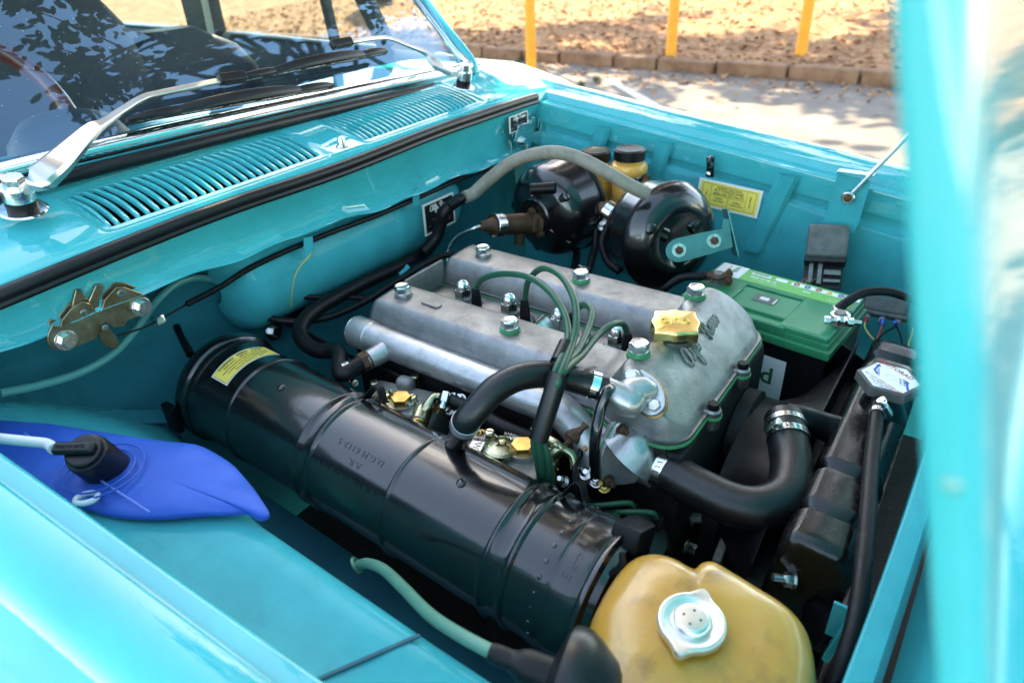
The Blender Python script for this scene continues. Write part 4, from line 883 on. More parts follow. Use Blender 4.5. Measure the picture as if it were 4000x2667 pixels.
# linkage rod and spring lying below the canister
mb = MB(); mb.tube([pz(1120, 1840, .69), pz(1250, 1930, .69), pz(1440, 2030, .685), pz(1560, 2120, .68), pz(1680, 2230, .675), pz(1790, 2310, .67)], .0045, 8, 6); part('linkage_rod', mb, 'black_gloss', label='thin black linkage rod lying under the air filter canister', cat='rod')
mb = MB(); a, b = pz(962, 1755, .72), pz(1010, 1800, .715); ax = (b - a); n1 = ax.orthogonal().normalized(); n2 = ax.normalized().cross(n1)
mb.tube([a + ax * (i / 96) + (n1 * math.cos(i * 2 * math.pi / 12) + n2 * math.sin(i * 2 * math.pi / 12)) * .008 for i in range(97)], .001, 6, 1); part('coil_spring', mb, 'brass', label='small brass coil spring under the rear of the air filter canister', cat='spring')

# ------------------------------------------------------------------ carburettors
def carb(lab, o, ux, hump, disc, hexp, screws, loc_text):
    root = thing('carburettor', lab, 'carburettor', o, 'carburettors beside the cam cover')
    mb = MB(); f = fr(o, (0, 0, 1), ux); mb.box((.13, .075, .05), f @ Matrix.Translation((0, 0, -.026)), .012, 3); mb.lathe([(.03, -.12), (.03, -.04)], f @ Matrix.Translation((-.035, .02, 0)), 20); mb.lathe([(.03, -.12), (.03, -.04)], f @ Matrix.Translation((.035, .02, 0)), 20); part('carburettor_body', mb, 'pot_metal', root)
    mb = MB(); mb.box((.118, .068, .012), f @ Matrix.Translation((0, 0, .002)), .005, 3); lid = part('carburettor_lid', mb, 'pot_metal', root)
    mb = MB(); mb.box((.030, .022, .026), fr(hump, (0, 0, 1), ux), .009, 3); part('float_hump', mb, 'pot_metal', root)
    if disc is not None:
        mb = MB(); mb.lathe([(.0235, -.006), (.0245, -.002), (.0245, .001), (.0205, .003), (.0195, .0015), (.014, .0035), (.006, .0055), (.0005, .006)], fr(disc), 32); part('inspection_disc', mb, 'olive_zinc', root)
        mb = MB(); mb.lathe([(.006, .004), (.0055, .010), (.002, .011)], fr(disc), 14)
        for s in (-1, 1): mb.ball(disc + Vector((.0075 * s, .003 * s, .0135)), .0062, 12, (.8, .45, 1.1))
        part('wing_nut', mb, 'olive_zinc', root)
    mb = MB(); mb.lathe([(.0195, -.010), (.0195, .0)], fr(hexp), 22); part('jet_boss', mb, 'alu_smooth', root)
    mb = MB(); mb.lathe([(.0165, .0), (.0165, .009), (.015, .0108)], fr(hexp, (0, 0, 1), (.7, .5, 0)), 6); part('brass_hex', mb, 'brass', root)
    for q in screws:
        mb = MB(); f2 = fr(q); mb.lathe([(.0075, -.012), (.0075, -.001)], f2, 16); mb.lathe([(.0072, .0), (.0072, .005), (.0055, .0065)], f2, 16); part('lid_screw', mb, 'olive_zinc', root)
        mb = MB(); mb.box((.0135, .0016, .001), f2 @ Matrix.Rotation(rb.uniform(0, 3), 4, 'Z') @ Matrix.Translation((0, 0, .0066))); part('screw_slot', mb, 'print_black', root)
    ft = fr(loc_text[0], (0, 0, 1), loc_text[1])
    part('cast_lettering', join(text_mb('CARBURATORE', .0062, .0005, M=ft @ Matrix.Translation((0, .0045, 0))), text_mb('WEBER', .0105, .0006, M=ft @ Matrix.Translation((0, -.0045, 0)), bold=.0002)), 'alu_smooth', root)
    return root
cz = .765
c1 = carb('rear carburettor with a brass hexagon beside the air filter canister', pz(1565, 1570, cz), (.95, .20, 0), pz(1585, 1500, cz + .012), pz(1512, 1562, cz + .010), pz(1568, 1570, cz + .012), (pz(1463, 1502, cz + .012), pz(1622, 1478, cz + .012), pz(1612, 1560, cz + .012)), (pz(1555, 1535, cz + .0085), (.9, .32, 0)))
c2 = carb('front carburettor with a round lid and wing nut beneath the black lead sleeve', pz(1975, 1790, cz - .004), (.95, .20, 0), pz(2020, 1730, cz + .002), pz(1962, 1745, cz + .012), pz(2042, 1755, cz + .012), (pz(1913, 1697, cz + .012), pz(2090, 1680, cz + .01)), (pz(2025, 1708, cz + .0165), (.9, .32, 0)))
ft = fr(pz(1862, 1740, cz + .0085), (0, 0, 1), (.3, -.9, 0))
mb = MB(); mb.box((.018, .018, .0012), ft, 0); part('emblem', join(mb, text_mb('W', .014, .0008, M=ft @ Matrix.Translation((0, 0, .001)))), 'alu_smooth', c2)
part('cast_lettering', text_mb('BREVETTATO', .0055, .0005, M=fr(pz(1890, 1712, cz + .0086), (0, 0, 1), (.9, .32, 0))), 'alu_smooth', c2)
# fuel banjo unions and their pipes
def banjo(lab, c, pts, m='olive_zinc'):
    root = thing('fuel_union', lab, 'fuel union', c, 'fuel unions on the carburettors'); d = Vector((.35, -.8, -.25)).normalized()
    mb = MB(); mb.lathe([(.012, -.014), (.0145, -.008), (.0145, .010), (.012, .013)], fr(c, d), 22); part('banjo_body', mb, m, root)
    mb = MB(); mb.lathe([(.0135, .013), (.0135, .016)], fr(c, d), 22); mb.lathe([(.0115, .016), (.0115, .026), (.010, .0275)], fr(c, d), 6); part('banjo_bolt', mb, 'brass', root)
    mb = MB(); mb.tube(pts, [.0095, .009, .0065, .006, .006], 14, 5); part('union_pipe', mb, m, root)
banjo('plated fuel union on the rear carburettor', pz(1645, 1625, .765), [pz(1645, 1625, .765), pz(1672, 1585, .778), pz(1690, 1555, .785), pz(1712, 1548, .786), pz(1735, 1556, .785)])
banjo('plated fuel union on the front carburettor', pz(2145, 1800, .765), [pz(2145, 1800, .765), pz(2170, 1770, .782), pz(2195, 1755, .79), pz(2235, 1778, .785), pz(2245, 1830, .77)])
mb = MB(); mb.tube([pz(2145, 1715, .795), pz(2175, 1735, .795), pz(2200, 1755, .79)], .006, 12, 4); part('fuel_stub', mb, 'olive_zinc', label='short plated pipe stub above the front fuel union', cat='pipe')
# ------------------------------------------------------------------ hoses
def clamp(root, c, d, r, m='steel_worn', w_=.010, screw=None, slots=True):
    f = fr(c, d); mb = MB(); mb.lathe([(r, -w_ / 2), (r + .0009, -w_ / 2 + .0003), (r + .0009, w_ / 2 - .0003), (r, w_ / 2)], f, 36, cap=False); cb = part('hose_clamp', mb, m, root)
    if slots:
        mb = MB()
        for k in range(26):
            t = 2 * math.pi * k / 26; ff = f @ Matrix.Rotation(t, 4, 'Z') @ Matrix.Translation((r + .00105, 0, 0)) @ Matrix.Rotation(.35, 4, 'X'); mb.box((.0003, .0011, w_ * .55), ff)
        part('band_slots', mb, 'print_black', cb)
    if screw is not None:
        q = Vector(screw); mb = MB(); t = f.to_3x3() @ Vector((0, 0, 1)); o = (q - c); o = (o - t * o.dot(t)).normalized(); tg = t.cross(o); p = c + o * (r + .004)
        mb.box((.016, .010, .007), fr(p, o, tg), .0015); mb.lathe([(.0045, .006), (.0045, .013), (.0062, .0135), (.0062, .016), (.0055, .0185), (.003, .019)], fr(p, tg), 14); part('clamp_screw', mb, 'zinc', cb)
    return cb
def hose(name, lab, pts, r, m='rubber', cat='hose', sub=8, seg=18, group=None):
    root = thing(name, lab, cat, Vector(pts[0])); mb = MB(); mb.tube(pts, r, seg, sub); part('rubber_tube', mb, m, root); return root
# cam cover breather hose
h = hose('breather_hose', 'thick black breather hose arching from the air filter to the cam cover elbow', [SE - (SE - SB).normalized() * .022, SE, pz(1868, 1590, .884), pz(1935, 1520, .899), pz(2030, 1472, .905), pz(2150, 1462, .899), pz(2260, 1487, .885), pz(2340, 1511, .878), pz(2372, 1519, .876)], .0172, 'rubber_hose', seg=24)
clamp(h, SE - (SE - SB).normalized() * .008, SE - SB, .0176, 'alu_smooth', .013, slots=False); clamp(h, pz(2320, 1505, .880), pz(2340, 1511, .878) - pz(2300, 1499, .882), .0176, 'chrome', .011, slots=False)
q = pz(2315, 1460, .905); mb = MB(); rows = []
for i in range(13): t = i / 12; rows.append([tuple(Vector((q.x + w_ - .004 * t, q.y + .0 - .026 * (t - .4), q.z + .004 + .016 * t - .012 * t * t))) for w_ in (-.004, .004)])
mb.rows(rows); part('clamp_tail', mb, 'black_satin', h)
# upper radiator hose
UP = [pz(2530, 1790, .772), pz(2580, 1822, .770), pz(2700, 1892, .768), pz(2860, 1968, .766), pz(2980, 1980, .768), pz(3070, 1930, .771), pz(3092, 1830, .776), pz(3082, 1740, .782), pz(3070, 1670, .788), pz(3064, 1635, .79)]
h = hose('radiator_hose', 'fat black curved radiator hose from the thermostat housing to the radiator', UP, .0265, 'rubber_hose', seg=28, sub=10)
clamp(h, pz(2598, 1832, .7695), UP[2] - UP[1], .0269, 'zinc', .014, UP[1] + Vector((.0, .1, .06))); clamp(h, pz(3078, 1712, .785), UP[8] - UP[7], .0269, 'zinc', .010, pz(2960, 1690, .81)); clamp(h, pz(3070, 1668, .788), UP[9] - UP[8], .0269, 'zinc', .008)
mb = MB(); rr_ = random.Random(2)
# heater hose from the coolant pipe round to the rear
u_ = s2 + Vector((-.25, -1, -.1)).normalized() * .008
h = hose('heater_hose', 'ribbed black heater hose looping from the coolant pipe behind the air filter', [u_, u_ + Vector((-.012, -.035, -.004)), pX(1320, 1375, -.80), pX(1240, 1368, -.845), pX(1180, 1325, -.885), pX(1180, 1265, -.915), pX(1250, 1200, -.935), pX(1400, 1115, -.945), pX(1560, 1040, -.945), pX(1660, 985, -.95), pX(1700, 930, -.96)], .0135, seg=18)
clamp(h, u_ + Vector((-.009, -.026, -.003)), Vector((-.012, -.035, -.004)), .0139, 'steel_worn', .011, u_ + Vector((0, -.05, -.08)))
h = hose('vacuum_hose', 'narrow black hose rising beside the maker plate to the grey hose', [pX(1655, 985, -.93), pX(1700, 935, -.92), pX(1722, 880, -.91), pX(1735, 830, -.90), pX(1770, 795, -.89), pX(1822, 765, -.885)], .0125)
# grey hose over the brake servos
G = [pY(1815, 770, 1.03), pY(1850, 755, 1.05), pY(1905, 705, 1.07), pY(1990, 640, 1.09), pY(2080, 605, 1.10), pY(2170, 596, 1.10), pY(2260, 618, 1.10), pY(2360, 668, 1.10), pY(2450, 720, 1.11), pY(2530, 760, 1.13)]
h = hose('grey_hose', 'pale grey hose arching over the rear brake servo', G, .0128, 'hose_grey'); mb = MB(); mb.tube([G[0], pY(1790, 785, 1.02), pY(1755, 805, 1.0)], [.0085, .008, .0075], 14, 4); part('black_insert', mb, 'rubber', h)
# radiator overflow hose
OV = [pz(3432, 1560, .825), pz(3428, 1600, .822), pz(3405, 1800, .815), pz(3390, 2000, .812), pz(3372, 2200, .808), pz(3350, 2380, .800), pz(3310, 2540, .785), pz(3240, 2700, .76)]
h = hose('overflow_hose', 'long black overflow hose running down beside the radiator tank', OV, [.0085, .0088, .0088, .0088, .0088], seg=18)
clamp(h, pz(3427, 1612, .822), OV[2] - OV[1], .0089, 'zinc', .007, pz(3470, 1615, .83), slots=False)
fp = lambda v: Vector((OV[4].x, OV[4].y, OV[4].z))
# slim black pipe from the cover elbow down
h = hose('vent_pipe', 'slim shiny black pipe dropping from the breather elbow past the thermostat housing', [pz(2385, 1515, .885), pz(2370, 1535, .888), pz(2345, 1600, .87), pz(2330, 1680, .85), pz(2322, 1760, .82), pz(2325, 1850, .77), pz(2340, 1920, .72)], .0072, 'black_gloss', 'pipe')
# fuel hose between the carburettors, accelerator and choke cables
h = hose('fuel_hose', 'black fuel hose running along under the coolant pipe', [pz(1725, 1553, .785), pz(1790, 1575, .785), pz(1850, 1600, .784), pz(1980, 1670, .78), pz(2150, 1735, .775)], .0095); clamp(h, pz(1750, 1560, .785), Vector((.9, .3, 0)), .0099, 'zinc', .010, pz(1750, 1520, .83))
for lab, pts, r_ in (('upper black cable crossing the firewall towards the cam cover', [pX(905, 1135, -1.03), pX(1000, 1145, -1.01), pX(1200, 1160, -.97), pX(1380, 1163, -.93), pX(1480, 1172, -.90)], .0052),
                     ('lower black cable curving in front of the firewall to the cam cover', [pX(915, 1205, -1.03), pX(1000, 1228, -1.0), pX(1130, 1255, -.95), pX(1280, 1240, -.92), pX(1420, 1180, -.90), pX(1540, 1105, -.88), pX(1680, 1020, -.87), pX(1760, 995, -.86), pX(1830, 1000, -.84)], .0062),
                     ('thin black sleeved cable passing under the heater hose', [pX(1100, 1250, -.98), pX(1165, 1285, -.94), pX(1290, 1350, -.86), pX(1390, 1400, -.78), pX(1500, 1440, -.72), pX(1570, 1475, -.68)], .0038)):
    h = hose('control_cable', lab, pts, r_, 'rubber', 'cable', seg=10)
h = hose('release_cable', 'long black bonnet release cable clipped along the firewall', [pX(1985, 645, -.965), pX(1850, 680, -.958), pX(1745, 722, -.955), pX(1500, 830, -.952), pX(1250, 925, -.955), pX(1000, 1035, -.965), pX(860, 1120, -.975), pX(730, 1188, -.98)], .0048, 'rubber', 'cable', seg=10)
mb = MB(); mb.tube([pX(730, 1188, -.985), pX(640, 1240, -.975), pX(560, 1280, -.96), pX(460, 1310, -.945)], .0016, 6, 5); part('inner_wire', mb, 'black_satin', h); mb = MB(); mb.box((.016, .014, .016), fr(pX(618, 1250, -.972), (1, .2, .3)), .003); mb.lathe([(.0055, 0), (.0055, .005)], fr(pX(622, 1248, -.964), (1, -.1, .2)), 6); part('cable_nipple', mb, 'steel_worn', h)
for bx, by in ((1205, 965), (1625, 770)):
    p = pX(bx, by, -.947); mb = MB(); mb.box((.003, .020, .036), fr(p, (0, .2, 1), (1, 0, -.3)), .001); part('cable_clip', mb, 'paint_bay', car)
h = hose('washer_tube', 'translucent green washer tube sagging along the firewall under the catch', [pX(0, 1535, -1.0), pX(150, 1505, -1.0), pX(300, 1460, -1.0), pX(430, 1390, -1.01), pX(520, 1300, -1.02), pX(600, 1190, -1.03), pX(680, 1115, -1.04), pX(760, 1085, -1.045), pX(850, 1100, -1.045), pX(930, 1150, -1.05)], .0062, 'clear_tube', 'tube', seg=12)
h = hose('thin_wire', 'thin yellowish wire hanging down over the plenum', [pX(1215, 990, -.945), pX(1160, 1060, -.938), pX(1142, 1130, -.945), pX(1138, 1200, -.965)], .0012, 'yellow_wire', 'wire', seg=6)
mb = MB(); mb.ball(pX(1150, 1228, -1.03), .03, 18, (.5, 1, .8)); part('grommet', mb, 'rubber', car)
mb = MB(); mb.box((.03, .018, .06), fr(pX(922, 1170, -1.04), (0, .1, 1)), .004); part('cable_grommet', mb, 'rubber', car)
p = pX(1068, 1294, -1.04); mb = MB(); mb.hexhead(fr(p, (1, 0, .2)), .018, .012, .018, .003); part('firewall_bolt', mb, 'zinc', car)
for bx, by in ((1625, 1045), (1560, 1048)):
    p = pX(bx + 10, by, -.935); mb = MB(); mb.box((.022, .028, .003), fr(p, (.5, -.3, .8), (1, 0, -.4)), .001); part('hose_strap', mb, 'paint_bay', car)
# ------------------------------------------------------------------ ignition leads
def Zs(L): return [(1200 + x * .574, 800 + y * .574) for x, y in L]
sleeve_top, sleeve_bot = pY(2186, 1452, .575), pY(2103, 1716, .535)
leads = [([(1145, 680), (1145, 570), (1200, 502), (1330, 470), (1500, 490), (1640, 580), (1740, 720), (1775, 850), (1762, 960), (1700, 1130)], [.80, .80, .79, .77, .745, .715, .685, .655, .625, .58], 'ignition lead nearest the firewall, lowest green arc over the plug valley'),
         ([(1485, 790), (1478, 650), (1508, 515), (1600, 433), (1720, 478), (1808, 620), (1832, 780), (1805, 940), (1722, 1130)], [.80, .80, .785, .76, .735, .70, .665, .63, .58], 'tallest looping green ignition lead, second from the firewall'),
         ([(1790, 830), (1810, 740), (1862, 686), (1915, 690), (1938, 745), (1905, 860), (1835, 1000), (1745, 1150)], [.80, .79, .77, .75, .73, .69, .635, .58], 'green ignition lead with a tight small loop, third from the firewall'),
         ([(2180, 1010), (2182, 880), (2150, 812), (2080, 812), (1980, 885), (1870, 1020), (1765, 1160)], [.80, .80, .78, .75, .71, .645, .58], 'green ignition lead nearest the gold oil cap')]
for k, (pp, yy, lab) in enumerate(leads):
    P = [pY(*q, y) for q, y in zip(Zs(pp), yy)]; off = Vector(((k % 2) * .0076 - .0038, (k // 2) * .0076 - .0038, 0)); P[-1] = sleeve_top + off
    root = thing('ignition_lead', lab, 'ignition lead', P[0], 'green ignition leads')
    T = [sleeve_top.lerp(sleeve_bot, .5) + off, sleeve_bot + off, pY(2108 + k * 9, 1800, .535) + off * .5, pY(2118 + k * 12, 1900, .545)]
    dn = (sleeve_bot - sleeve_top).normalized(); mb = MB(); mb.tube(P[1:-1] + [sleeve_top + off, sleeve_top + off + dn * .025], .0049, 12, 7); mb.tube([sleeve_top + off + dn * .015, sleeve_bot + off - dn * .01], .0047, 12, 1); mb.tube([sleeve_bot + off - dn * .02, sleeve_bot + off] + T[2:], .0049, 12, 7); part('lead', mb, 'green_lead', root)
    mb = MB(); b0 = Vector((P[1].x, P[1].y, .808)); mb.tube([b0, P[1].lerp(b0, .4), P[1] + (P[1] - b0) * .05], [.0095, .0088, .0062], 16, 3); part('plug_boot', mb, 'rubber', root)
sl = thing('lead_sleeve', 'black plastic sleeve bundling the green ignition leads', 'sleeve', sleeve_bot); mb = MB(); mb.tube([sleeve_top, sleeve_bot], .0122, 24, 1, cap=False); mb.tube([sleeve_top, sleeve_bot], .0113, 24, 1, cap=False); part('sleeve_tube', mb, 'black_plastic', sl)
mb = MB(); a = pY(2213, 1345, .628); b = pY(2180, 1418, .596); mb.tube([a, b], .0105, 18, 1, cap=False); part('sleeve_band', mb, 'black_plastic', sl)
# ------------------------------------------------------------------ battery
BC = Vector((-.262, 1.128, .80)); bx_ = Vector((.995, -.10, 0)).normalized(); BM = fr(BC, (0, 0, 1), bx_)
bat = thing('battery', 'green topped black car battery with a pale green label strip', 'battery', (BC.x, BC.y, .57))
def bl(x, y, z=0): return BM @ Matrix.Translation((x, y, z))
LX, LY = .139, .093
mb = MB(); mb.box((.27, .178, .19), bl(0, 0, -.125), .006); part('case', mb, 'black_plastic', bat)
mb = MB(); mb.box((2 * LX, 2 * LY, .016), bl(0, 0, -.030), .003); mb.box((2 * LX - .01, 2 * LY - .010, .012), bl(0, .001, -.017), .003); part('lid_flange', mb, 'green_plastic', bat)
# lid: two end blocks, rear strip, lower centre with the folding handle
mb = MB(); mb.box((.078, .112, .026), bl(-LX + .047, -.030, -.013), .005, 3); mb.box((.082, .112, .026), bl(LX - .049, -.030, -.013), .005, 3); mb.box((2 * LX - .014, .062, .026), bl(0, .054, -.013), .004, 3); mb.box((.12, .075, .016), bl(0, -.018, -.012), .003, 3); part('lid', mb, 'green_plastic', bat)
mb = MB(); mb.box((.122, .016, .018), bl(0, -.080, -.012), .004, 3)
for s in (-1, 1): mb.box((.010, .085, .006), bl(s * .056, -.040, -.0035), .002)
part('handle', mb, 'green_plastic', bat)
mb = MB(); mb.box((.232, .048, .0006), bl(.006, .054, .0004), 0); lab_ = part('label_strip', mb, 'green_print', bat)
mb = MB(); mb.box((.050, .052, .0006), bl(-.100, .054, .0008), 0); part('label_logo_field', mb, 'label_white', lab_)
def bt(s, size, x, y, m, rot=0.0, bold=0.0, z=.0013, par=None): return part('label_print', text_mb(s, size, .00005, M=bl(x, y, z) @ Matrix.Rotation(rot, 4, 'Z'), bold=bold), m, par or lab_)
bt('Willard', .0140, -.094, .054, 'print_green', -math.pi / 2, .0002); mb = MB(); mb.box((.0022, .042, .0003), bl(-.107, .054, .0013)); part('label_rule', mb, 'print_orange', lab_)
mb = MB(); mb.box((.036, .011, .0004), bl(-.046, .067, .0008)); mb.box((.022, .011, .0004), bl(-.008, .067, .0008)); mb.box((.118, .013, .0004), bl(.070, .0665, .0008)); part('label_white_boxes', mb, 'label_white', lab_)
mb = MB()
for k in range(15): mb.box((.0008 + .0006 * (k % 3 == 0), .006, .0003), bl(-.060 + .002 * k, .068, .0012))
part('label_bars', mb, 'label_grey', lab_)
bt('0860 12 00 12', .0085, -.036, .050, 'print_white', 0, .00025); bt('www.battery line.co.za', .0050, -.030, .041, 'print_white'); bt('622', .0085, .045, .047, 'print_white', 0, .0002); bt('12V CLASS A', .0055, .098, .046, 'print_white'); bt('SABS APPROVED', .0045, .098, .038, 'print_white')
for k, m in enumerate(('print_red', 'print_blue', 'print_red', 'print_orange', 'print_blue', 'print_orange')):
    x = .020 + .0195 * k; mb = MB()
    if m == 'print_orange': mb.prism([(-.0058, -.0042), (.0058, -.0042), (0, .0056)], .0004, bl(x, .0665, .0012))
    else: mb.torus(.0046, .0010, bl(x, .0665, .0013), 20, 4); mb.box((.0065, .0012, .0003), bl(x, .0665, .0013) @ Matrix.Rotation(.7, 4, 'Z'))
    part('warning_symbol', mb, m, lab_)
mb = MB(); mb.box((.040, .028, .0005), bl(-.004, -.012, -.0033)); pt_ = part('data_sticker', mb, 'label_grey', bat); mb = MB(); mb.box((.016, .011, .0004), bl(-.006, -.011, -.0028)); mb.box((.003, .020, .0004), bl(.013, -.012, -.0028)); part('sticker_patch', mb, 'label_cream', pt_)
# side label on the case towards the engine
sm = BM @ Matrix.Translation((0, -.0894, -.125)) @ Matrix.Rotation(math.pi / 2, 4, 'X')
mb = MB(); mb.box((.17, .125, .0006), sm @ Matrix.Translation((-.01, -.002, 0))); sl2 = part('side_label', mb, 'label_white', bat)
mb = MB(); mb.box((.17, .018, .0004), sm @ Matrix.Translation((-.01, -.0555, .0005))); part('label_band', mb, 'green_print', sl2)
part('label_print', text_mb('Willard', .046, .00005, M=sm @ Matrix.Translation((-.012, .022, .0006)), bold=.0008), 'print_green', sl2)
mb = MB(); mb.box((.12, .006, .0003), sm @ Matrix.Translation((-.035, .0, .0005))); part('label_rule', mb, 'print_orange', sl2)
mb = MB(); pg = [(.020 * math.cos(R(90 + 72 * k)), .019 * math.sin(R(90 + 72 * k) + math.pi)) for k in range(5)]; mb.prism(pg, .0005, sm @ Matrix.Translation((.037, -.030, .0004)), 0); part('emblem', mb, 'label_grey', sl2)
mb = MB()
for k in range(3): mb.box((.012, .003, .0005), sm @ Matrix.Translation((.037, -.030, .001)) @ Matrix.Rotation(R(90 + 120 * k), 4, 'Z') @ Matrix.Translation((.006, 0, 0)))
part('emblem_mark', mb, 'alu_smooth', sl2)
# terminals
def terminal(lab, p, d, m, m2, tail):
    root = thing('battery_terminal', lab, 'terminal', p); d = Vector(d).normalized(); f = fr(p, (0, 0, 1), d)
    mb = MB(); mb.lathe([(.0135, 0), (.0130, .003), (.0095, .004), (.0088, .020), (.0080, .0215), (.0003, .0215)], f, 22); part('post', mb, 'pot_metal', root)
    mb = MB(); mb.torus(.0125, .0042, f @ Matrix.Translation((0, 0, .015)), 26, 10); mb.box((.020, .016, .012), f @ Matrix.Translation((-.022, 0, .012)), .003); mb.box((.014, .005, .011), f @ Matrix.Translation((.018, .0055, .014)), .0015); mb.box((.014, .005, .011), f @ Matrix.Translation((.018, -.0055, .014)), .0015); part('clamp_ring', mb, m, root)
    mb = MB(); q = f @ Vector((.019, -.017, .014)); yv = f.to_3x3() @ Vector((0, 1, 0)); mb.hexhead(fr(q, -yv), .012, .008, .008); mb.lathe([(.004, -.002), (.004, .046)], fr(q, yv), 12); mb.lathe([(.0075, .026), (.0075, .034)], fr(q, yv), 6); part('clamp_bolt', mb, m2, root)
    mb = MB(); mb.tube([f @ Vector((-.024, 0, .012))] + tail, [.0085, .0075, .0072, .0072], 14, 6); part('cable', mb, 'rubber', root)
pL = pz(2800, 1105, .801); pR = pz(3275, 1262, .801)
terminal('corroded brown battery terminal on the servo side', pL, (.95, .30, 0), 'rust_brown', 'rust_brown', [pz(2735, 1080, .815), pz(2660, 1085, .81), pz(2600, 1125, .79), pz(2560, 1170, .76)])
terminal('shiny silver battery terminal on the radiator side', pR, (.35, -.95, 0), 'zinc', 'zinc', [pz(3300, 1185, .822), pz(3370, 1145, .83), pz(3460, 1138, .83), pz(3540, 1160, .82), pz(3640, 1200, .79)])
# ------------------------------------------------------------------ radiator
rad = thing('radiator', 'black ribbed radiator with a hexagonal pressure cap', 'radiator', (-.045, .81, .42))
def tank_row(y, g):
    h = .80 - g; x0, x1 = -.088 + g * .6, -.004 - g * .3
    return [(x0 - .004, y, .60), (x0 - .004, y, .715), (x0, y, .735), (x0 + .003, y, h - .022), (x0 + .010, y, h - .008), (x0 + .020, y, h), (x1 - .02, y, h - .002), (x1 - .006, y, h - .010), (x1, y, h - .03), (x1, y, .60)]
ys_ = []
mb = MB(); rows = []; gro = [.655, .735, 1.025, .98]
for y in sorted(set([round(v, 4) for v in list(np.linspace(.585, 1.085, 44)) + [g + d for g in gro for d in (-.012, -.007, 0, .007, .012)]])):
    g = max([.010 * max(0, 1 - (abs(y - q) / .011) ** 2) for q in gro]); e = max(0, (.60 - y) / .015) ** 2 * .012 + max(0, (y - 1.07) / .015) ** 2 * .012
    rows.append(tank_row(y, g + e))
mb.rows(rows, cap=True); part('top_tank', mb, 'black_tank', rad, sharp=60)
mb = MB(); mb.box((.075, .50, .30), fr((-.046, .835, .50)), .004); part('core', mb, 'black_satin', rad)
mb = MB(); mb.box((.018, .54, .010), fr((-.098, .84, .715)), .001); mb.box((.003, .24, .06), fr((-.106, .975, .745), (0, 0, 1)), .001); part('tank_flange', mb, 'black_satin', rad)
cc = pz(3474, 1482, .842); mb = MB(); mb.lathe([(.034, -.055), (.026, -.035), (.022, -.02), (.025, -.010), (.027, -.004)], fr(cc), 24); part('filler_neck', mb, 'black_gloss', rad)
f = fr(cc, (.03, -.05, 1), (.95, -.05, 0)); hexp = [(.0405 * math.cos(R(60 * k + 8)), .0365 * math.sin(R(60 * k + 8))) for k in range(6)]
mb = MB(); mb.prism(hexp, .015, f @ Matrix.Translation((0, 0, -.012)), .002); capr = part('pressure_cap', mb, 'relay_grey', rad)
mb = MB(); mb.prism([(a_ * .87, b_ * .87) for a_, b_ in hexp], .0006, f @ Matrix.Translation((0, 0, .0031)), 0); part('cap_label', mb, 'label_white', capr)
tf = f @ Matrix.Rotation(R(-24), 4, 'Z')
part('cap_print', text_mb('MOTORAD', .0098, .00005, M=tf @ Matrix.Translation((-.006, .0205, .0040)), bold=.0001), 'print_red', capr)
part('cap_print', join(text_mb('DO NOT OPEN WHEN HOT', .0046, .00005, M=tf @ Matrix.Translation((.004, -.0165, .0040))), text_mb('CAUTION PRESSURE', .0046, .00005, M=tf @ Matrix.Translation((.006, -.0212, .0040)))), 'print_red', capr)
part('cap_print', join(text_mb('T-13  LBS-90KPA', .0040, .00005, M=tf @ Matrix.Translation((.008, -.0256, .0040))), text_mb('TIGHTEN', .0040, .00005, M=tf @ Matrix.Translation((-.016, -.002, .0040)) @ Matrix.Rotation(-.9, 4, 'Z')), text_mb('REMOVE', .0040, .00005, M=tf @ Matrix.Translation((.017, .005, .0040)) @ Matrix.Rotation(-.9, 4, 'Z')), text_mb('SLOWLY', .0040, .00005, M=tf @ Matrix.Translation((.013, .003, .0040)) @ Matrix.Rotation(-.9, 4, 'Z'))), 'print_blue', capr)
for s, x in ((1, -.023), (-1, .024)):
    mb = MB(); g = tf @ Matrix.Translation((x, .002, .0038)); mb.prism([(-.0035, .006), (0, .0125), (.0035, .006), (.0014, .006), (.0014, -.004), (.008, -.011), (.006, -.0125), (-.0014, -.005), (-.0014, .006)] if s == 1 else [(-.0035, .006), (0, .0125), (.0035, .006), (.0014, .006), (.0014, -.010), (-.0014, -.010), (-.0014, .006)], .0003, g @ Matrix.Rotation(.25 if s == 1 else .7, 4, 'Z'), 0); part('cap_arrow', mb, 'print_blue', capr)
mb = MB(); mb.torus(.0065, .0007, f @ Matrix.Translation((0, 0, .0038)), 24, 6); part('cap_boss', mb, 'label_cream', capr)
mb = MB(); mb.tube([pz(3068, 1632, .79), pz(3140, 1640, .788), pz(3210, 1660, .779), pz(3285, 1690, .77)], [.021, .0195, .019, .022], 22, 5); part('inlet_pipe', mb, 'black_satin', rad)
mb = MB(); mb.tube([cc + Vector((.0, -.02, -.022)), pz(3435, 1575, .82)], .006, 12, 1); part('overflow_stub', mb, 'black_gloss', rad)
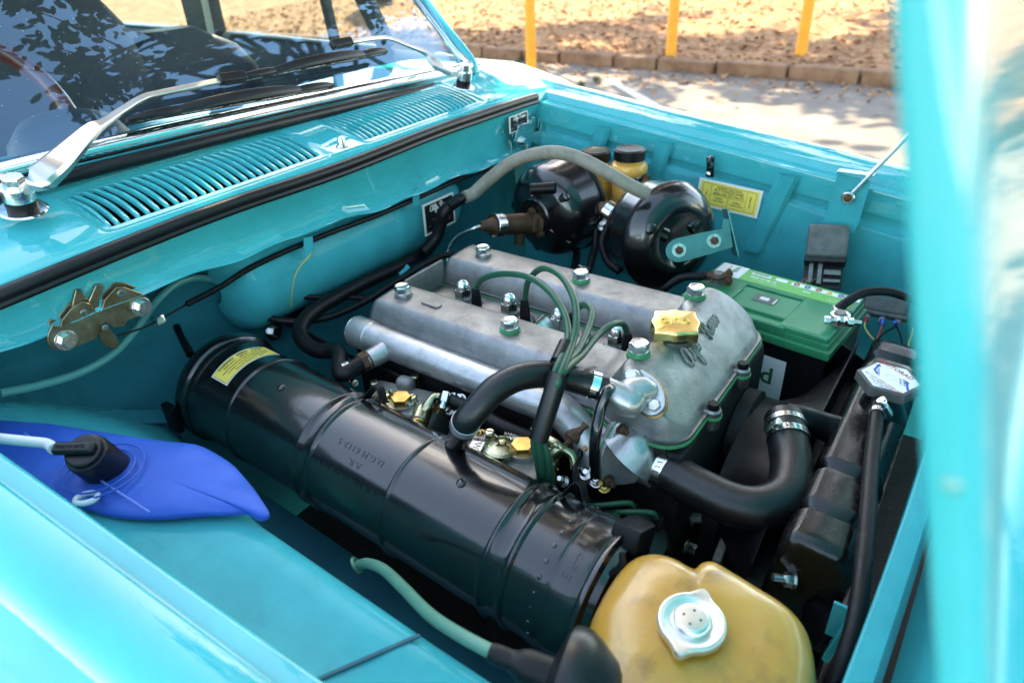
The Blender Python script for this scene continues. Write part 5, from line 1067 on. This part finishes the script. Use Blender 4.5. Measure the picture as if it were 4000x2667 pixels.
# fan shroud behind the radiator: funnel from the core to a round opening
mb = MB(); rows = []
for i in range(49):
    t = 2 * math.pi * i / 48; cy, cz_ = .83, .60; c_, s_ = math.cos(t), math.sin(t); k_ = 1 / max(abs(c_) / .25, abs(s_) / .165)
    rows.append([(-.104, cy + c_ * k_, cz_ + s_ * k_), (-.112, cy + c_ * k_ * .97, cz_ + s_ * k_ * .97), (-.150, cy + c_ * (k_ * .3 + .17 * .7), cz_ + s_ * (k_ * .3 + .155 * .7)), (-.175, cy + c_ * .172, cz_ + s_ * .158), (-.195, cy + c_ * .172, cz_ + s_ * .158)])
mb.rows(rows); part('fan_shroud', mb, 'black_satin', rad)
mb = MB(); mb.box((.10, .004, .13), fr((-.14, 1.085, .70), (.5, 0, 1)), .001); part('shroud_side', mb, 'black_satin', rad)
p = pz(3100, 2265, .745); mb = MB(); mb.hexhead(fr(p, (-.8, -.5, .2)), .015, .010, .011); mb.lathe([(.0045, .01), (.0045, .024)], fr(p, (-.8, -.5, .2)), 12); part('mount_bolt', mb, 'steel_worn', rad)
mb = MB(); mb.box((.05, .004, .07), fr(pz(3190, 2330, .71), (0, 0, 1), (1, .2, 0)), .001); mb.lathe([(.022, -.01), (.022, .012), (.014, .014)], fr(pz(3215, 2430, .71), (-.7, -.6, .2)), 22); part('mount_bracket', mb, 'black_satin', rad)
mb = MB(); mb.box((.008, .026, .08), fr(pz(3285, 2470, .73), (.15, 0, 1)), .002); mb.box((.035, .004, .05), fr(pz(3310, 2440, .75), (0, 0, 1)), .001); part('front_bracket', mb, 'paint', car)
# ------------------------------------------------------------------ brake servos
def servo(lab, c, ax, up, prof, rimh):
    root = thing('brake_servo', lab, 'brake servo', Vector(c) - Vector((0, 0, .11)), 'brake servos along the far wing'); f = fr(c, ax, up)
    mb = MB(); mb.lathe(prof, f, 48); part('servo_drum', mb, 'black_gloss', root, sharp=40)
    mb = MB(); mb.lathe([(rimh[1] - .006, rimh[0] - .007), (rimh[1], rimh[0] - .006), (rimh[1] + .002, rimh[0] - .002), (rimh[1] + .002, rimh[0] + .002), (rimh[1], rimh[0] + .006), (rimh[1] - .006, rimh[0] + .007)], f, 48); part('crimp_ring', mb, 'black_satin', root)
    return root, f
# rear servo: axis across the car, ribbed face to the near side
S1 = pY(2170, 812, 1.21); a1 = Vector((.20, .98, .05)).normalized()
sv1, f1 = servo('black brake servo drum nearest the firewall, with a brown cylinder pointing to the engine', S1, -a1, (0, 0, 1), [(.095, -.055), (.104, -.05), (.108, -.045), (.108, -.035), (.104, -.03), (.102, .012), (.098, .03), (.088, .045), (.072, .055), (.045, .060), (.04, .066), (.002, .066)], (-.04, .108))
for k in range(5):
    t = R(20 + 72 * k); mb = MB(); c = f1 @ Vector((.066 * math.cos(t), .066 * math.sin(t), .046)); mb.box((.062, .022, .018), fr(c, f1.to_3x3() @ Vector((.35 * math.cos(t), .35 * math.sin(t), 1)), f1.to_3x3() @ Vector((math.cos(t), math.sin(t), 0))), .008, 3); part('pressed_rib', mb, 'black_gloss', sv1)
m0 = f1 @ Vector((-.012, 0, .066)); cd = (pY(1850, 885, 1.0) - m0).normalized()
mb = MB(); mb.tube([m0, m0 + cd * .02, m0 + cd * .11], [.030, .022, .0205], 22, 2); mb.box((.05, .03, .02), fr(m0 + cd * .012, cd), .006); mb.tube([m0 + cd * .105, m0 + cd * .125, m0 + cd * .14], [.018, .013, .009], 18, 1); mb.tube([m0 + cd * .035, m0 + cd * .045 + Vector((0, 0, -.045))], [.014, .011], 14, 1)
mc = part('master_cylinder', mb, 'rust_brown', sv1)
mb = MB(); mb.lathe([(.0235, .088), (.0245, .089), (.0245, .108), (.0235, .109)], fr(m0, cd), 28, cap=False); part('cylinder_clamp', mb, 'zinc', sv1)
for dx, dy in ((.028, .0), (-.018, .022), (-.018, -.022)):
    mb = MB(); q = f1 @ Vector((dx - .012, dy, .068)); mb.hexhead(fr(q, -a1), .014, .009, .009); part('stud_nut', mb, 'rust_brown', sv1)
mb = MB(); e0 = m0 + cd * .138; mb.tube([e0, e0 + cd * .02 + Vector((0, 0, -.004)), pY(1785, 925, .99), pY(1752, 975, .98), pY(1748, 1030, .97)], .0038, 10, 6); part('brake_pipe', mb, 'steel_worn', sv1)
mb = MB(); q = pY(1960, 745, 1.10); mb.tube([f1 @ Vector((.07, -.045, .045)), (f1 @ Vector((.07, -.045, .045))).lerp(q, .45)], [.013, .0115], 16, 2); part('vacuum_elbow', mb, 'black_satin', sv1)
# front servo: axis along the car, open face with studs to the front
S2 = pY(2610, 925, 1.20)
a2 = Vector((.86, -.45, .10)).normalized()
sv2, f2 = servo('black brake servo drum next to the battery, held by a plated bracket', S2, a2, (0, 0, 1), [(.002, -.085), (.075, -.085), (.094, -.078), (.101, -.068), (.103, -.05), (.104, -.012), (.108, -.006), (.108, .006), (.103, .012), (.096, .026), (.080, .038), (.060, .042), (.045, .034), (.03, .030), (.002, .030)], (0, .108))
for k in range(3):
    t = R(60 + 120 * k); c = f2 @ Vector((.058 * math.cos(t), .058 * math.sin(t), .030)); mb = MB(); mb.box((.06, .028, .02), fr(c, f2.to_3x3() @ Vector((0, 0, 1)), f2.to_3x3() @ Vector((math.cos(t), math.sin(t), 0))), .009, 3); part('pressed_rib', mb, 'black_gloss', sv2)
b1, b2 = f2 @ Vector((0, 0, 0)), None
q1_, q2_ = pY(2658, 972, 1.135), pY(2783, 945, 1.135)
bd = (q2_ - q1_).normalized(); bn_ = Vector((.45, -.80, .35)).normalized(); f = fr((q1_ + q2_) / 2, bn_, bd); hl = (q2_ - q1_).length / 2
mb = MB(); ol = [(-hl + .024 * math.cos(R(a_)), .022 * math.sin(R(a_))) for a_ in range(90, 271, 20)] + [(hl * .4, -.022), (hl + .03, -.020), (hl + .035, .03), (hl + .025, .034), (hl + .018, .016), (hl * .4, .020)]
mb.prism(ol, .003, f, .0008); mb.box((.003, .05, .09), fr(f @ Vector((hl + .036, .005, -.02)), f.to_3x3() @ Vector((0, 1, 0)), f.to_3x3() @ Vector((1, 0, 0))), .001); brk = part('servo_bracket', mb, 'plated_bracket', sv2)
for q in (f @ Vector((-hl, 0, 0)), f @ Vector((hl, 0, 0))):
    mb = MB(); mb.lathe([(.013, .003), (.013, .0046)], fr(q, bn_), 22); part('washer', mb, 'zinc', brk); mb = MB(); mb.hexhead(fr(q + bn_ * .0045, bn_), .0135, .008, 0); mb.lathe([(.0042, .008), (.004, .018)], fr(q + bn_ * .0045, bn_), 12); part('nut', mb, 'rust_brown', brk)
mb = MB(); q0 = f2 @ Vector((-.005, .01, -.085)); qe = pY(2335, 800, 1.23); mb.tube([q0, q0.lerp(qe, .5), qe], [.021, .020, .019], 20, 3); mb.tube([qe, qe + (qe - q0).normalized() * .02], [.014, .011], 16, 1); part('servo_cylinder', mb, 'rust_brown', sv2)
mb = MB(); qq = q0.lerp(qe, .72); mb.lathe([(.022, -.010), (.0232, -.009), (.0232, .009), (.022, .010)], fr(qq, qe - q0), 28, cap=False); mb.box((.004, .018, .03), fr(qq + Vector((0, -.012, -.026)), (0, 0, 1)), .001); mb.hexhead(fr(qq + Vector((0, -.024, -.024)), (0, -.5, 1)), .014, .008, .012); part('cylinder_clamp', mb, 'zinc', sv2)
h = hose('brake_hose', 'short black hose with plated clamp between the servos', [pY(2330, 880, 1.22), pY(2325, 960, 1.20), pY(2312, 1010, 1.17), pY(2300, 1060, 1.14)], .0085); clamp(h, pY(2303, 1050, 1.145), Vector((-.1, -.3, -.9)), .0089, 'zinc', .009, pY(2270, 1035, 1.12), slots=False)
h = hose('brake_hose', 'black hose dropping behind the middle cover bolt', [pY(2250, 930, 1.22), pY(2252, 1000, 1.19), pY(2240, 1055, 1.15), pY(2225, 1080, 1.13)], .0085)
h = hose('coiled_hose', 'black hose loop bulging out between the two servos', [pY(2420, 880, 1.22), pY(2370, 900, 1.20), pY(2352, 950, 1.18), pY(2375, 1020, 1.17), pY(2420, 1060, 1.16)], .0085)
# ------------------------------------------------------------------ brake fluid reservoirs
def reservoir(lab, cx, cy, y, wd, ht, square, cap_px, band):
    b = pY(cx, cy, y); root = thing('fluid_reservoir', lab, 'reservoir', b - Vector((0, 0, ht / 2)), 'brake fluid reservoirs'); f = fr(b - Vector((0, 0, ht / 2)), (0, 0, 1)); mb = MB()
    if square:
        mb.box((wd, wd * .8, ht * .86), fr(b - Vector((0, 0, ht * .05))), .010, 3); mb.lathe([(wd * .36, ht * .84), (wd * .36, ht)], f, 24)
    else: mb.lathe([(wd * .40, 0), (wd * .46, .006), (wd * .46, ht * .46), (wd * .43, ht * .50), (wd * .43, ht * .66), (wd * .50, ht * .70), (wd * .52, ht * .80), (wd * .48, ht * .88), (wd * .36, ht * .92), (wd * .36, ht)], f, 30)
    part('bottle', mb, 'amber_plastic', root, sharp=45)
    mb = MB(); n = 40; rows = [[tuple(f @ Vector((wd * .42 * (1 + .035 * (k % 2)) * math.cos(2 * math.pi * k / n), wd * .42 * (1 + .035 * (k % 2)) * math.sin(2 * math.pi * k / n), hh))) for k in range(n)] for hh in (ht * .98, ht * .98 + .020)]
    mb.rows(rows, closed=True, cap=True); mb.lathe([(wd * .40, 0), (wd * .37, .003), (wd * .30, .0032), (wd * .28, .002), (.0005, .002)], f @ Matrix.Translation((0, 0, ht * .98 + .020)), 30); part('screw_cap', mb, 'black_plastic', root)
    if band:
        mb = MB(); mb.lathe([(wd * .435, ht * .51), (wd * .44, ht * .515), (wd * .44, ht * .65), (wd * .435, ht * .655)], f, 30, cap=False); part('steel_band', mb, 'zinc', root)
        mb = MB(); q = b + Vector((wd * .5, .0, ht * .08)); mb.box((.022, .006, .022), fr(q), .002); mb.hexhead(fr(q + Vector((.004, -.004, 0)), (.2, -1, .2)), .011, .006, .008); part('band_screw', mb, 'rust_brown', root)
reservoir('amber brake fluid reservoir partly behind the grey hose', 2325, 705, 1.335, .078, .098, True, None, False)
reservoir('amber brake fluid reservoir with a steel band, nearer the yellow sticker', 2455, 705, 1.335, .078, .100, False, None, True)
p = pY(2212, 655, 1.32); mb = MB(); mb.box((.06, .04, .05), fr(p), .008, 3); part('fluid_tank', mb, 'amber_plastic', label='amber plastic tank tucked behind the rear brake servo', cat='reservoir')
# ------------------------------------------------------------------ sticker, clip and relays on the far wing
def wall_fr(px, py, up_px):
    p = pY(px, py, 1.394); p.y = wall_y(p.x, p.z) - .0012; u = pY(*up_px, 1.394) - p; u.y = 0; n = Vector((0, -1, .05)).normalized(); return fr(p, n, u.normalized())
f = wall_fr(2838, 778, (2955, 805)); mb = MB(); mb.box((.138, .060, .0006), f); ws = part('warning_sticker', mb, 'label_white', car, label='yellow warning sticker on the far inner wing')
mb = MB(); mb.box((.128, .051, .0004), f @ Matrix.Translation((0, 0, .0005))); part('sticker_field', mb, 'label_yellow', ws)
mb = MB()
for (x0, x1, y0, y1) in ((-.058, .058, .0215, .0222), (-.058, .058, -.0222, -.0215), (-.0585, -.0578, -.022, .022), (.0578, .0585, -.022, .022), (.0385, .039, -.022, .022), (-.0395, -.039, -.022, .022), (-.039, .039, -.0015, -.001), (0, .0006, -.022, -.001)): mb.box((x1 - x0, y1 - y0, .0002), f @ Matrix.Translation(((x0 + x1) / 2, (y0 + y1) / 2, .0008)))
W = lambda s, sz, x, y, rot=0: text_mb(s, sz, .00003, M=f @ Matrix.Translation((x, y, .0009)) @ Matrix.Rotation(rot, 4, 'Z'), bold=.0001)
part('sticker_print', join(mb, W('GUARNIZIONI FRENO', .0055, 0, .0175), W('ATTENZIONE', .0105, 0, .0105), W('IMPIEGARE SOLTANTO', .0065, 0, .003), W('USARE', .0055, -.02, -.0065), W('SHELL', .0065, .02, -.0085), W('OLIO FRENI', .0045, -.02, -.0125), W('DONAX B 70 R3', .0040, .02, -.0145), W('ALFA ROMEO', .0042, .048, 0, math.pi / 2), W('TIPO', .0042, -.048, 0, math.pi / 2)), 'print_black', ws)
p = pY(2765, 660, 1.39); p.y = wall_y(p.x, p.z); mb = MB(); mb.box((.016, .004, .044), fr(p + Vector((0, -.004, 0)), (-.1, 0, 1)), .0015); mb.torus(.010, .004, fr(p + Vector((.003, -.012, .014)), (1, 0, 0)), 18, 8); part('pipe_clip', mb, 'black_gloss', car); mb = MB(); mb.lathe([(.006, 0), (.0055, .003), (.002, .0045)], fr(p + Vector((-.002, -.006, -.015)), (0, -1, .1)), 14); part('clip_screw', mb, 'zinc', car)
# relay box hanging open
rp = pY(3232, 950, 1.335); f = fr(rp, (.10, -.75, .66), (1, .1, .18)); rel = thing('relay_box', 'grey relay box hanging open on the far wing above the battery', 'relay', rp - Vector((0, 0, .05)))
mb = MB(); mb.box((.072, .066, .038), f, .007, 3); part('relay_cover', mb, 'relay_grey', rel)
mb = MB(); mb.box((.074, .014, .034), f @ Matrix.Translation((-.001, -.034, -.004)), .003); mb.box((.070, .05, .006), f @ Matrix.Translation((-.002, -.060, -.022)), .002); part('relay_base', mb, 'black_plastic', rel)
mb = MB()
for k in range(2): mb.box((.008, .040, .012), f @ Matrix.Translation((-.024 + .016 * k, -.060, -.010)), .001)
mb.box((.030, .010, .010), f @ Matrix.Translation((.014, -.055, -.012)), .001); mb.box((.030, .006, .010), f @ Matrix.Translation((.014, -.072, -.012)), .001); part('relay_contacts', mb, 'pot_metal', rel)
for k, m in enumerate(('red_wire', 'green_wire', 'brown_wire')):
    c = f @ Vector((-.030 + .008 * k, -.070, -.008)); mb = MB(); mb.tube([c, c + Vector((-.006, -.012, -.008)), c + Vector((.004 * k, -.004, -.04)), c + Vector((.01, .01, -.08))], .002, 8, 5); part('wire', mb, m, rel)
# voltage regulator with three terminals
rp = pY(3460, 1195, 1.31); f = fr(rp, (.03, -.80, .6), (1, .03, .05)); reg = thing('regulator', 'small grey metal regulator with three wires above the radiator', 'regulator', rp - Vector((0, 0, .03)))
mb = MB(); mb.box((.078, .034, .024), f, .008, 3); mb.box((.082, .008, .030), f @ Matrix.Translation((0, -.018, -.002)), .003); part('regulator_case', mb, 'relay_grey', reg)
part('stamped_lettering', join(text_mb('MITSUBA', .0115, .0005, M=f @ Matrix.Translation((0, .006, .0123))), text_mb('H   B   S', .009, .0005, M=f @ Matrix.Translation((0, -.006, .0123)))), 'relay_grey', reg)
for k, (m, e) in enumerate((('red_wire', [(3385, 1245), (3378, 1275), (3398, 1310), (3425, 1335)]), ('blue_connector', [(3450, 1250), (3440, 1290), (3425, 1330), (3415, 1370)]), ('blue_connector', [(3497, 1258), (3497, 1275), (3455, 1300), (3425, 1330)]))):
    t = f @ Vector((-.026 + .026 * k, -.026, .004)); mb = MB(); mb.box((.012, .014, .004), fr(t, (.03, -.8, .6), (1, 0, 0)), .001); mb.hexhead(fr(t, (.03, -.8, .6)), .008, .005, .006); part('terminal_screw', mb, 'pot_metal', reg)
    P = [pY(*q, 1.275 - .02 * i) for i, q in enumerate(e)]; mb = MB(); mb.tube([t + Vector((0, -.006, -.006)), P[0], P[0].lerp(P[1], .45)], [.004, .0038, .003], 10, 3); part('crimp_sleeve', mb, m, reg)
    mb = MB(); mb.tube([P[0]] + P[1:], .0018, 8, 6); part('wire', mb, ('yellow_wire', 'red_wire', 'rubber')[k], reg)
hose('wire_loom', 'black taped wire loom running down behind the radiator tank', [pY(3430, 1330, 1.21), pY(3405, 1380, 1.19), pY(3385, 1450, 1.16), pY(3340, 1530, 1.13)], .0065, 'black_satin', 'wire loom')
hose('yellow_wire', 'single yellow wire beside the raised bonnet edge', [pY(3568, 1280, 1.28), pY(3562, 1310, 1.26), pY(3550, 1345, 1.22), pY(3556, 1380, 1.2)], .0016, 'yellow_wire', 'wire', seg=6)
hose('wire', 'thin dark wire hanging between regulator and radiator tank', [pY(3497, 1262, 1.27), pY(3515, 1305, 1.24), pY(3525, 1345, 1.2)], .0016, 'black_satin', 'wire', seg=6)
# ------------------------------------------------------------------ coolant expansion tank
TZ = .822
opx = [(2292, 2470), (2318, 2380), (2390, 2260), (2450, 2200), (2530, 2182), (2610, 2205), (2672, 2240), (2705, 2250), (2740, 2222), (2790, 2218), (2850, 2250), (2980, 2330), (3090, 2400), (3160, 2470), (3195, 2570), (3200, 2720), (3120, 2900), (2700, 3000), (2330, 2900), (2288, 2700)]
O = crom([pz(*q, TZ - .02) for q in opx], 4, True); ctr = sum(O, Vector()) / len(O)
tk = thing('expansion_tank', 'yellowed plastic coolant expansion tank with a silver cap', 'coolant tank', (ctr.x, ctr.y, .62)); mb = MB(); rows = []
for s, dz in ((.86, -.20), (.93, -.19), (.96, -.15), (.985, -.07), (1.0, -.030), (.995, -.018), (.975, -.005), (.94, .0065), (.88, .0155), (.79, .0225), (.66, .0275), (.48, .0305), (.28, .032), (.05, .0325)):
    rows.append([(ctr.x + (p.x - ctr.x) * s, ctr.y + (p.y - ctr.y) * s, TZ - .02 + dz + (.0022 * math.exp(-((p.x - ctr.x) * s * 6) ** 2))) for p in O])
mb.rows(rows, closed=True, cap=True); tkb = part('tank_body', mb, 'yellow_tank', tk, sharp=70)
mb = MB(); rows = []
for s, dz in ((.9345, -.19), (.9645, -.15), (.9895, -.07), (.996, -.045)): rows.append([(ctr.x + (p.x - ctr.x) * s * 1.004, ctr.y + (p.y - ctr.y) * s * 1.004, TZ - .02 + dz) for p in O])
mb.rows(rows, closed=True); part('fluid_zone', mb, 'tank_fluid', tkb, label='lower part of the tank, darker where the fluid stands')
mb = MB(); d0, d1 = pz(2810, 2240, TZ + .004), pz(2620, 2640, TZ + .004); mb.tube([d0 + Vector((0, 0, -.012)), d0.lerp(d1, .1) + Vector((0, 0, .0)), d0.lerp(d1, .5) + Vector((0, 0, .0012)), d1], .0012, 8, 5); part('mould_seam', mb, 'yellow_tank', tkb)
cp = pz(2702, 2425, TZ + .024); f = fr(cp - Vector((0, 0, .010)), (0, 0, 1), (.8, -.6, 0)); mb = MB(); mb.lathe([(.029, -.022), (.026, -.006), (.025, .008)], f, 28); part('tank_neck', mb, 'yellow_tank', tk)
mb = MB(); ol = []
for k in range(60):
    t = 2 * math.pi * k / 60; e = max(0, math.cos(2 * (t - 2.3))) ** 10; ol.append((.0300 + .0085 * e, t))
for i, (s, hh, kk) in enumerate(((1, .004, 1), (1.02, .0075, 1), (1.0, .0105, 1), (.97, .0120, 1), (.90, .0125, .5), (.75, .0110, 0), (.66, .0095, 0), (.60, .0095, 0), (.56, .0125, 0), (.50, .0150, 0), (.42, .0158, 0), (.05, .0158, 0))):
    ol2 = [(s * (.0300 + (r_ - .0300) * kk), t) for r_, t in ol]; row = [tuple(f @ Vector((r_ * math.cos(t), r_ * math.sin(t), hh))) for r_, t in ol2]
    if i == 0: rows = [row]
    else: rows.append(row)
mb.rows(rows, closed=True, cap=True); tc_ = part('tank_cap', mb, 'cap_zinc', tk, sharp=50)
mb = MB()
for a_ in (45, 135, 225, 315): mb.lathe([(.0013, 0), (.0012, .0003)], f @ Matrix.Translation((.0075 * math.cos(R(a_)), .0075 * math.sin(R(a_)), .0158)), 10)
part('vent_holes', mb, 'print_black', tc_)
# ------------------------------------------------------------------ green cable with its black boot, distributor
gc = [pz(1402, 2205, .765), pz(1440, 2200, .785), pz(1500, 2225, .80), pz(1580, 2300, .82), pz(1680, 2400, .845), pz(1800, 2480, .862), pz(1940, 2555, .872)]
bt_ = thing('horn', 'black rubber booted horn on the near inner wing beside the yellow tank', 'horn', pz(2150, 2620, .85)); d = (pz(2150, 2640, .868) - pz(1940, 2555, .872)).normalized(); o = gc[-1]
mb = MB(); mb.lathe([(.0075, -.006), (.0085, .0), (.0085, .012), (.0095, .016), (.012, .020), (.014, .026), (.0145, .045), (.0145, .055)], fr(o, d), 24); part('cable_boot', mb, 'rubber', bt_)
dd = Vector((d.x, d.y, d.z)); mb = MB(); mb.lathe([(.014, .046), (.036, .052), (.043, .056), (.0445, .062), (.044, .070), (.040, .078), (.034, .086), (.028, .095), (.020, .10), (.012, .102)], fr(o, dd), 40); part('horn_body', mb, 'black_plastic', bt_)
mb = MB(); mb.lathe([(.008, .10), (.008, .125), (.011, .128), (.011, .14)], fr(o, dd), 18); part('horn_stub', mb, 'rubber', bt_)
hose('green_cable', 'thick green cable from a hole in the near inner wing to the horn boot', gc, .0060, 'green_cable', 'cable')
mb = MB(); mb.torus(.0085, .0022, fr(gc[0] + Vector((-.002, -.002, .0)), (.55, .75, .45)), 22, 8); part('cable_grommet', mb, 'green_cable', car)
dc = pz(2490, 2120, .70); dis = thing('distributor', 'black distributor cap with green leads low between filter and tank', 'distributor', dc - Vector((0, 0, .05))); mb = MB(); mb.lathe([(.04, -.06), (.042, -.01), (.040, .01), (.032, .022), (.002, .026)], fr(dc, (.4, -.2, 1)), 30); part('distributor_cap', mb, 'black_plastic', dis)
for k in range(4):
    t = R(50 + 80 * k); c = dc + Vector((.024 * math.cos(t), .024 * math.sin(t), .022)); mb = MB(); mb.lathe([(.008, -.006), (.0075, .014), (.005, .018)], fr(c, (.3 * math.cos(t), .3 * math.sin(t), 1)), 14); part('cap_tower', mb, 'rubber', dis); mb = MB(); mb.tube([c + Vector((0, 0, .014)), c + Vector((-.006, -.006, .026)), c + Vector((-.04, -.02 - .006 * k, .02)), c + Vector((-.09, -.01, -.02))], .0038, 10, 5); part('lead', mb, 'green_lead', dis)
# ------------------------------------------------------------------ small bits between filter and thermostat
for k, (px_, py_, z_) in enumerate(((2300, 1765, .775), (2290, 1850, .76), (2330, 1880, .75), (2360, 1900, .74), (2200, 1880, .74), (1760, 1600, .765), (1700, 1600, .76), (1625, 1590, .768), (1800, 1560, .775), (1880, 1700, .762))):
    mb = MB(); p = pz(px_, py_, z_); mb.hexhead(fr(p, (rb.uniform(-.5, .5), -.6, .8)), .011, .010, .009); mb.lathe([(.0035, .01), (.0033, .020)], fr(p, (rb.uniform(-.3, .3), -.6, .8)), 10)
    part('fitting_bolt', mb, ('brass', 'zinc', 'steel_worn')[k % 3], eng)
hose('sender_wire', 'thin black wire with a plated connector hanging below the temperature sender', [q, pz(2265, 1745, .79), pz(2250, 1800, .78), pz(2245, 1880, .76), pz(2260, 1950, .73)] if False else [pz(2262, 1735, .785), pz(2268, 1775, .782), pz(2250, 1812, .778), pz(2245, 1880, .765), pz(2258, 1950, .74)], .0035, 'rubber', 'wire', seg=8)
# ------------------------------------------------------------------ blue washer bag
BZ = .872
bpx = [(-60, 1655), (120, 1655), (300, 1672), (480, 1700), (680, 1728), (800, 1752), (900, 1810), (960, 1870), (1015, 1945), (1052, 2008), (1012, 2022), (960, 2000), (860, 2006), (700, 2015), (520, 2018), (400, 2000), (250, 1960), (60, 1900), (-60, 1850)]
O = crom([pz(*q, BZ - .006) for q in bpx], 3, True); ctr = sum(O, Vector()) / len(O)
bag = thing('washer_bag', 'bright blue vinyl washer fluid bag lying on the near inner wing', 'washer bag', (ctr.x, ctr.y, BZ - .02)); mb = MB(); rows = []
rg = random.Random(6)
for s, hh in ((1.0, -.004), (1.003, -.001), (1.0, .001), (.975, .002), (.92, .0045), (.8, .007), (.6, .009), (.4, .010), (.2, .0105), (.02, .0105)):
    rows.append([(ctr.x + (p.x - ctr.x) * s, ctr.y + (p.y - ctr.y) * s, p.z + hh + .0012 * math.sin(i * .55) * (1 - abs(s - .8)) * (s > .5) + .0008 * math.sin(i * 1.3 + s * 9) * (s > .6)) for i, p in enumerate(O)])
mb.rows(rows, closed=True, cap=True); bb = part('bag_body', mb, 'blue_vinyl', bag, sharp=80)
bt2 = pz(400, 1815, BZ + .012); bax = Vector((-.10, .10, .45)).normalized(); ba2 = (pz(318, 1755, BZ + .050) - bt2).normalized()
mb = MB(); mb.lathe([(.024, -.016), (.0235, 0), (.023, .030), (.0215, .034), (.018, .035)], fr(bt2, ba2), 30); part('filler_spout', mb, 'black_plastic', bag)
c = bt2 + ba2 * .036; td_ = (pz(180, 1735, BZ + .05) - pz(320, 1730, BZ + .05)).normalized(); mb = MB(); mb.lathe([(.019, -.003), (.019, .004), (.016, .006)], fr(c, ba2), 28); mb.box((.044, .014, .010), fr(c + ba2 * .010 + td_ * .006, ba2, td_), .004, 3); part('spout_cap', mb, 'black_plastic', bag)
part('cap_lettering', text_mb('TUDOR 0152', .0055, .0004, M=fr(c + ba2 * .0155 + td_ * .008, ba2, -td_)), 'black_plastic', bag)
for r_ in (.036, .046):
    mb = MB(); mb.torus(r_, .0012, fr(bt2 + Vector((.004, -.006, -.002)), (0, 0, 1)), 40, 6); part('weld_ring', mb, 'blue_vinyl', bb)
part('raised_lettering', text_mb('FOMOCO MILANO', .0062, .0006, fn=lambda v: bt2 + Vector((.004, -.006, .0006)) + Vector((.041 * math.cos(-2.2 + v.x / .041 + 1.3), .041 * math.sin(-2.2 + v.x / .041 + 1.3), v.z)) + Vector((math.cos(-.9 + v.x / .041), math.sin(-.9 + v.x / .041), 0)) * (-v.y) * 0), 'blue_vinyl', bb) if False else None
for a, b in (((340, 1842), (585, 2000)), ((95, 1690), (205, 1765))):
    mb = MB(); n = 8; P = [pz(a[0] + (b[0] - a[0]) * i / n, a[1] + (b[1] - a[1]) * i / n, BZ + .0085) for i in range(n + 1)]; mb.tube(P, .0011, 6, 1); part('weld_line', mb, 'blue_vinyl_mark', bb)
e = pz(338, 1945, BZ + .007); mb = MB(); mb.torus(.0105, .0032, fr(e, (-.1, .2, 1)), 26, 8); part('eyelet', mb, 'white_tube', bag)
tb = [c + ba2 * .010 + td_ * .028, pz(180, 1732, BZ + .050), pz(90, 1722, BZ + .052), pz(0, 1712, BZ + .054), pz(-140, 1700, BZ + .055)]
hose('white_tube', 'milky white plastic tube leaving the cap of the blue bag', tb, .0058, 'white_tube', 'tube')
# ------------------------------------------------------------------ small pressings on the near inner wing
mb = MB(); a, b = pz(1210, 2667, .856), pz(1640, 2480, .8535); mb.tube([a, b], .0022, 6, 1); part('panel_step', mb, 'paint_deep_shade', car)
tree((2.6, 8.2, .1), 6.2, (-1.3, 5.2, 6.2), 3.6, 1.3, 9000, 5, 'broad shade tree whose branches reach over the turquoise car', .11)
tree((6.5, 8.5, .1), 6.0, (2.7, 5.2, 7.6), 4.4, 1.5, 1700, 8, 'tall leafy tree mirrored in the windscreen of the turquoise car', .24)
tree((-10.5, 10.5, .1), 6.0, (-6.5, 11.5, 6.4), 4.2, 1.6, 4200, 9, 'spreading tree dappling the verge behind the kerb', .13)
tree((-1.5, 16.5, .1), 6.0, (-2.0, 13.5, 6.8), 3.6, 1.4, 3200, 12, 'tall thin tree at the back of the verge', .13)
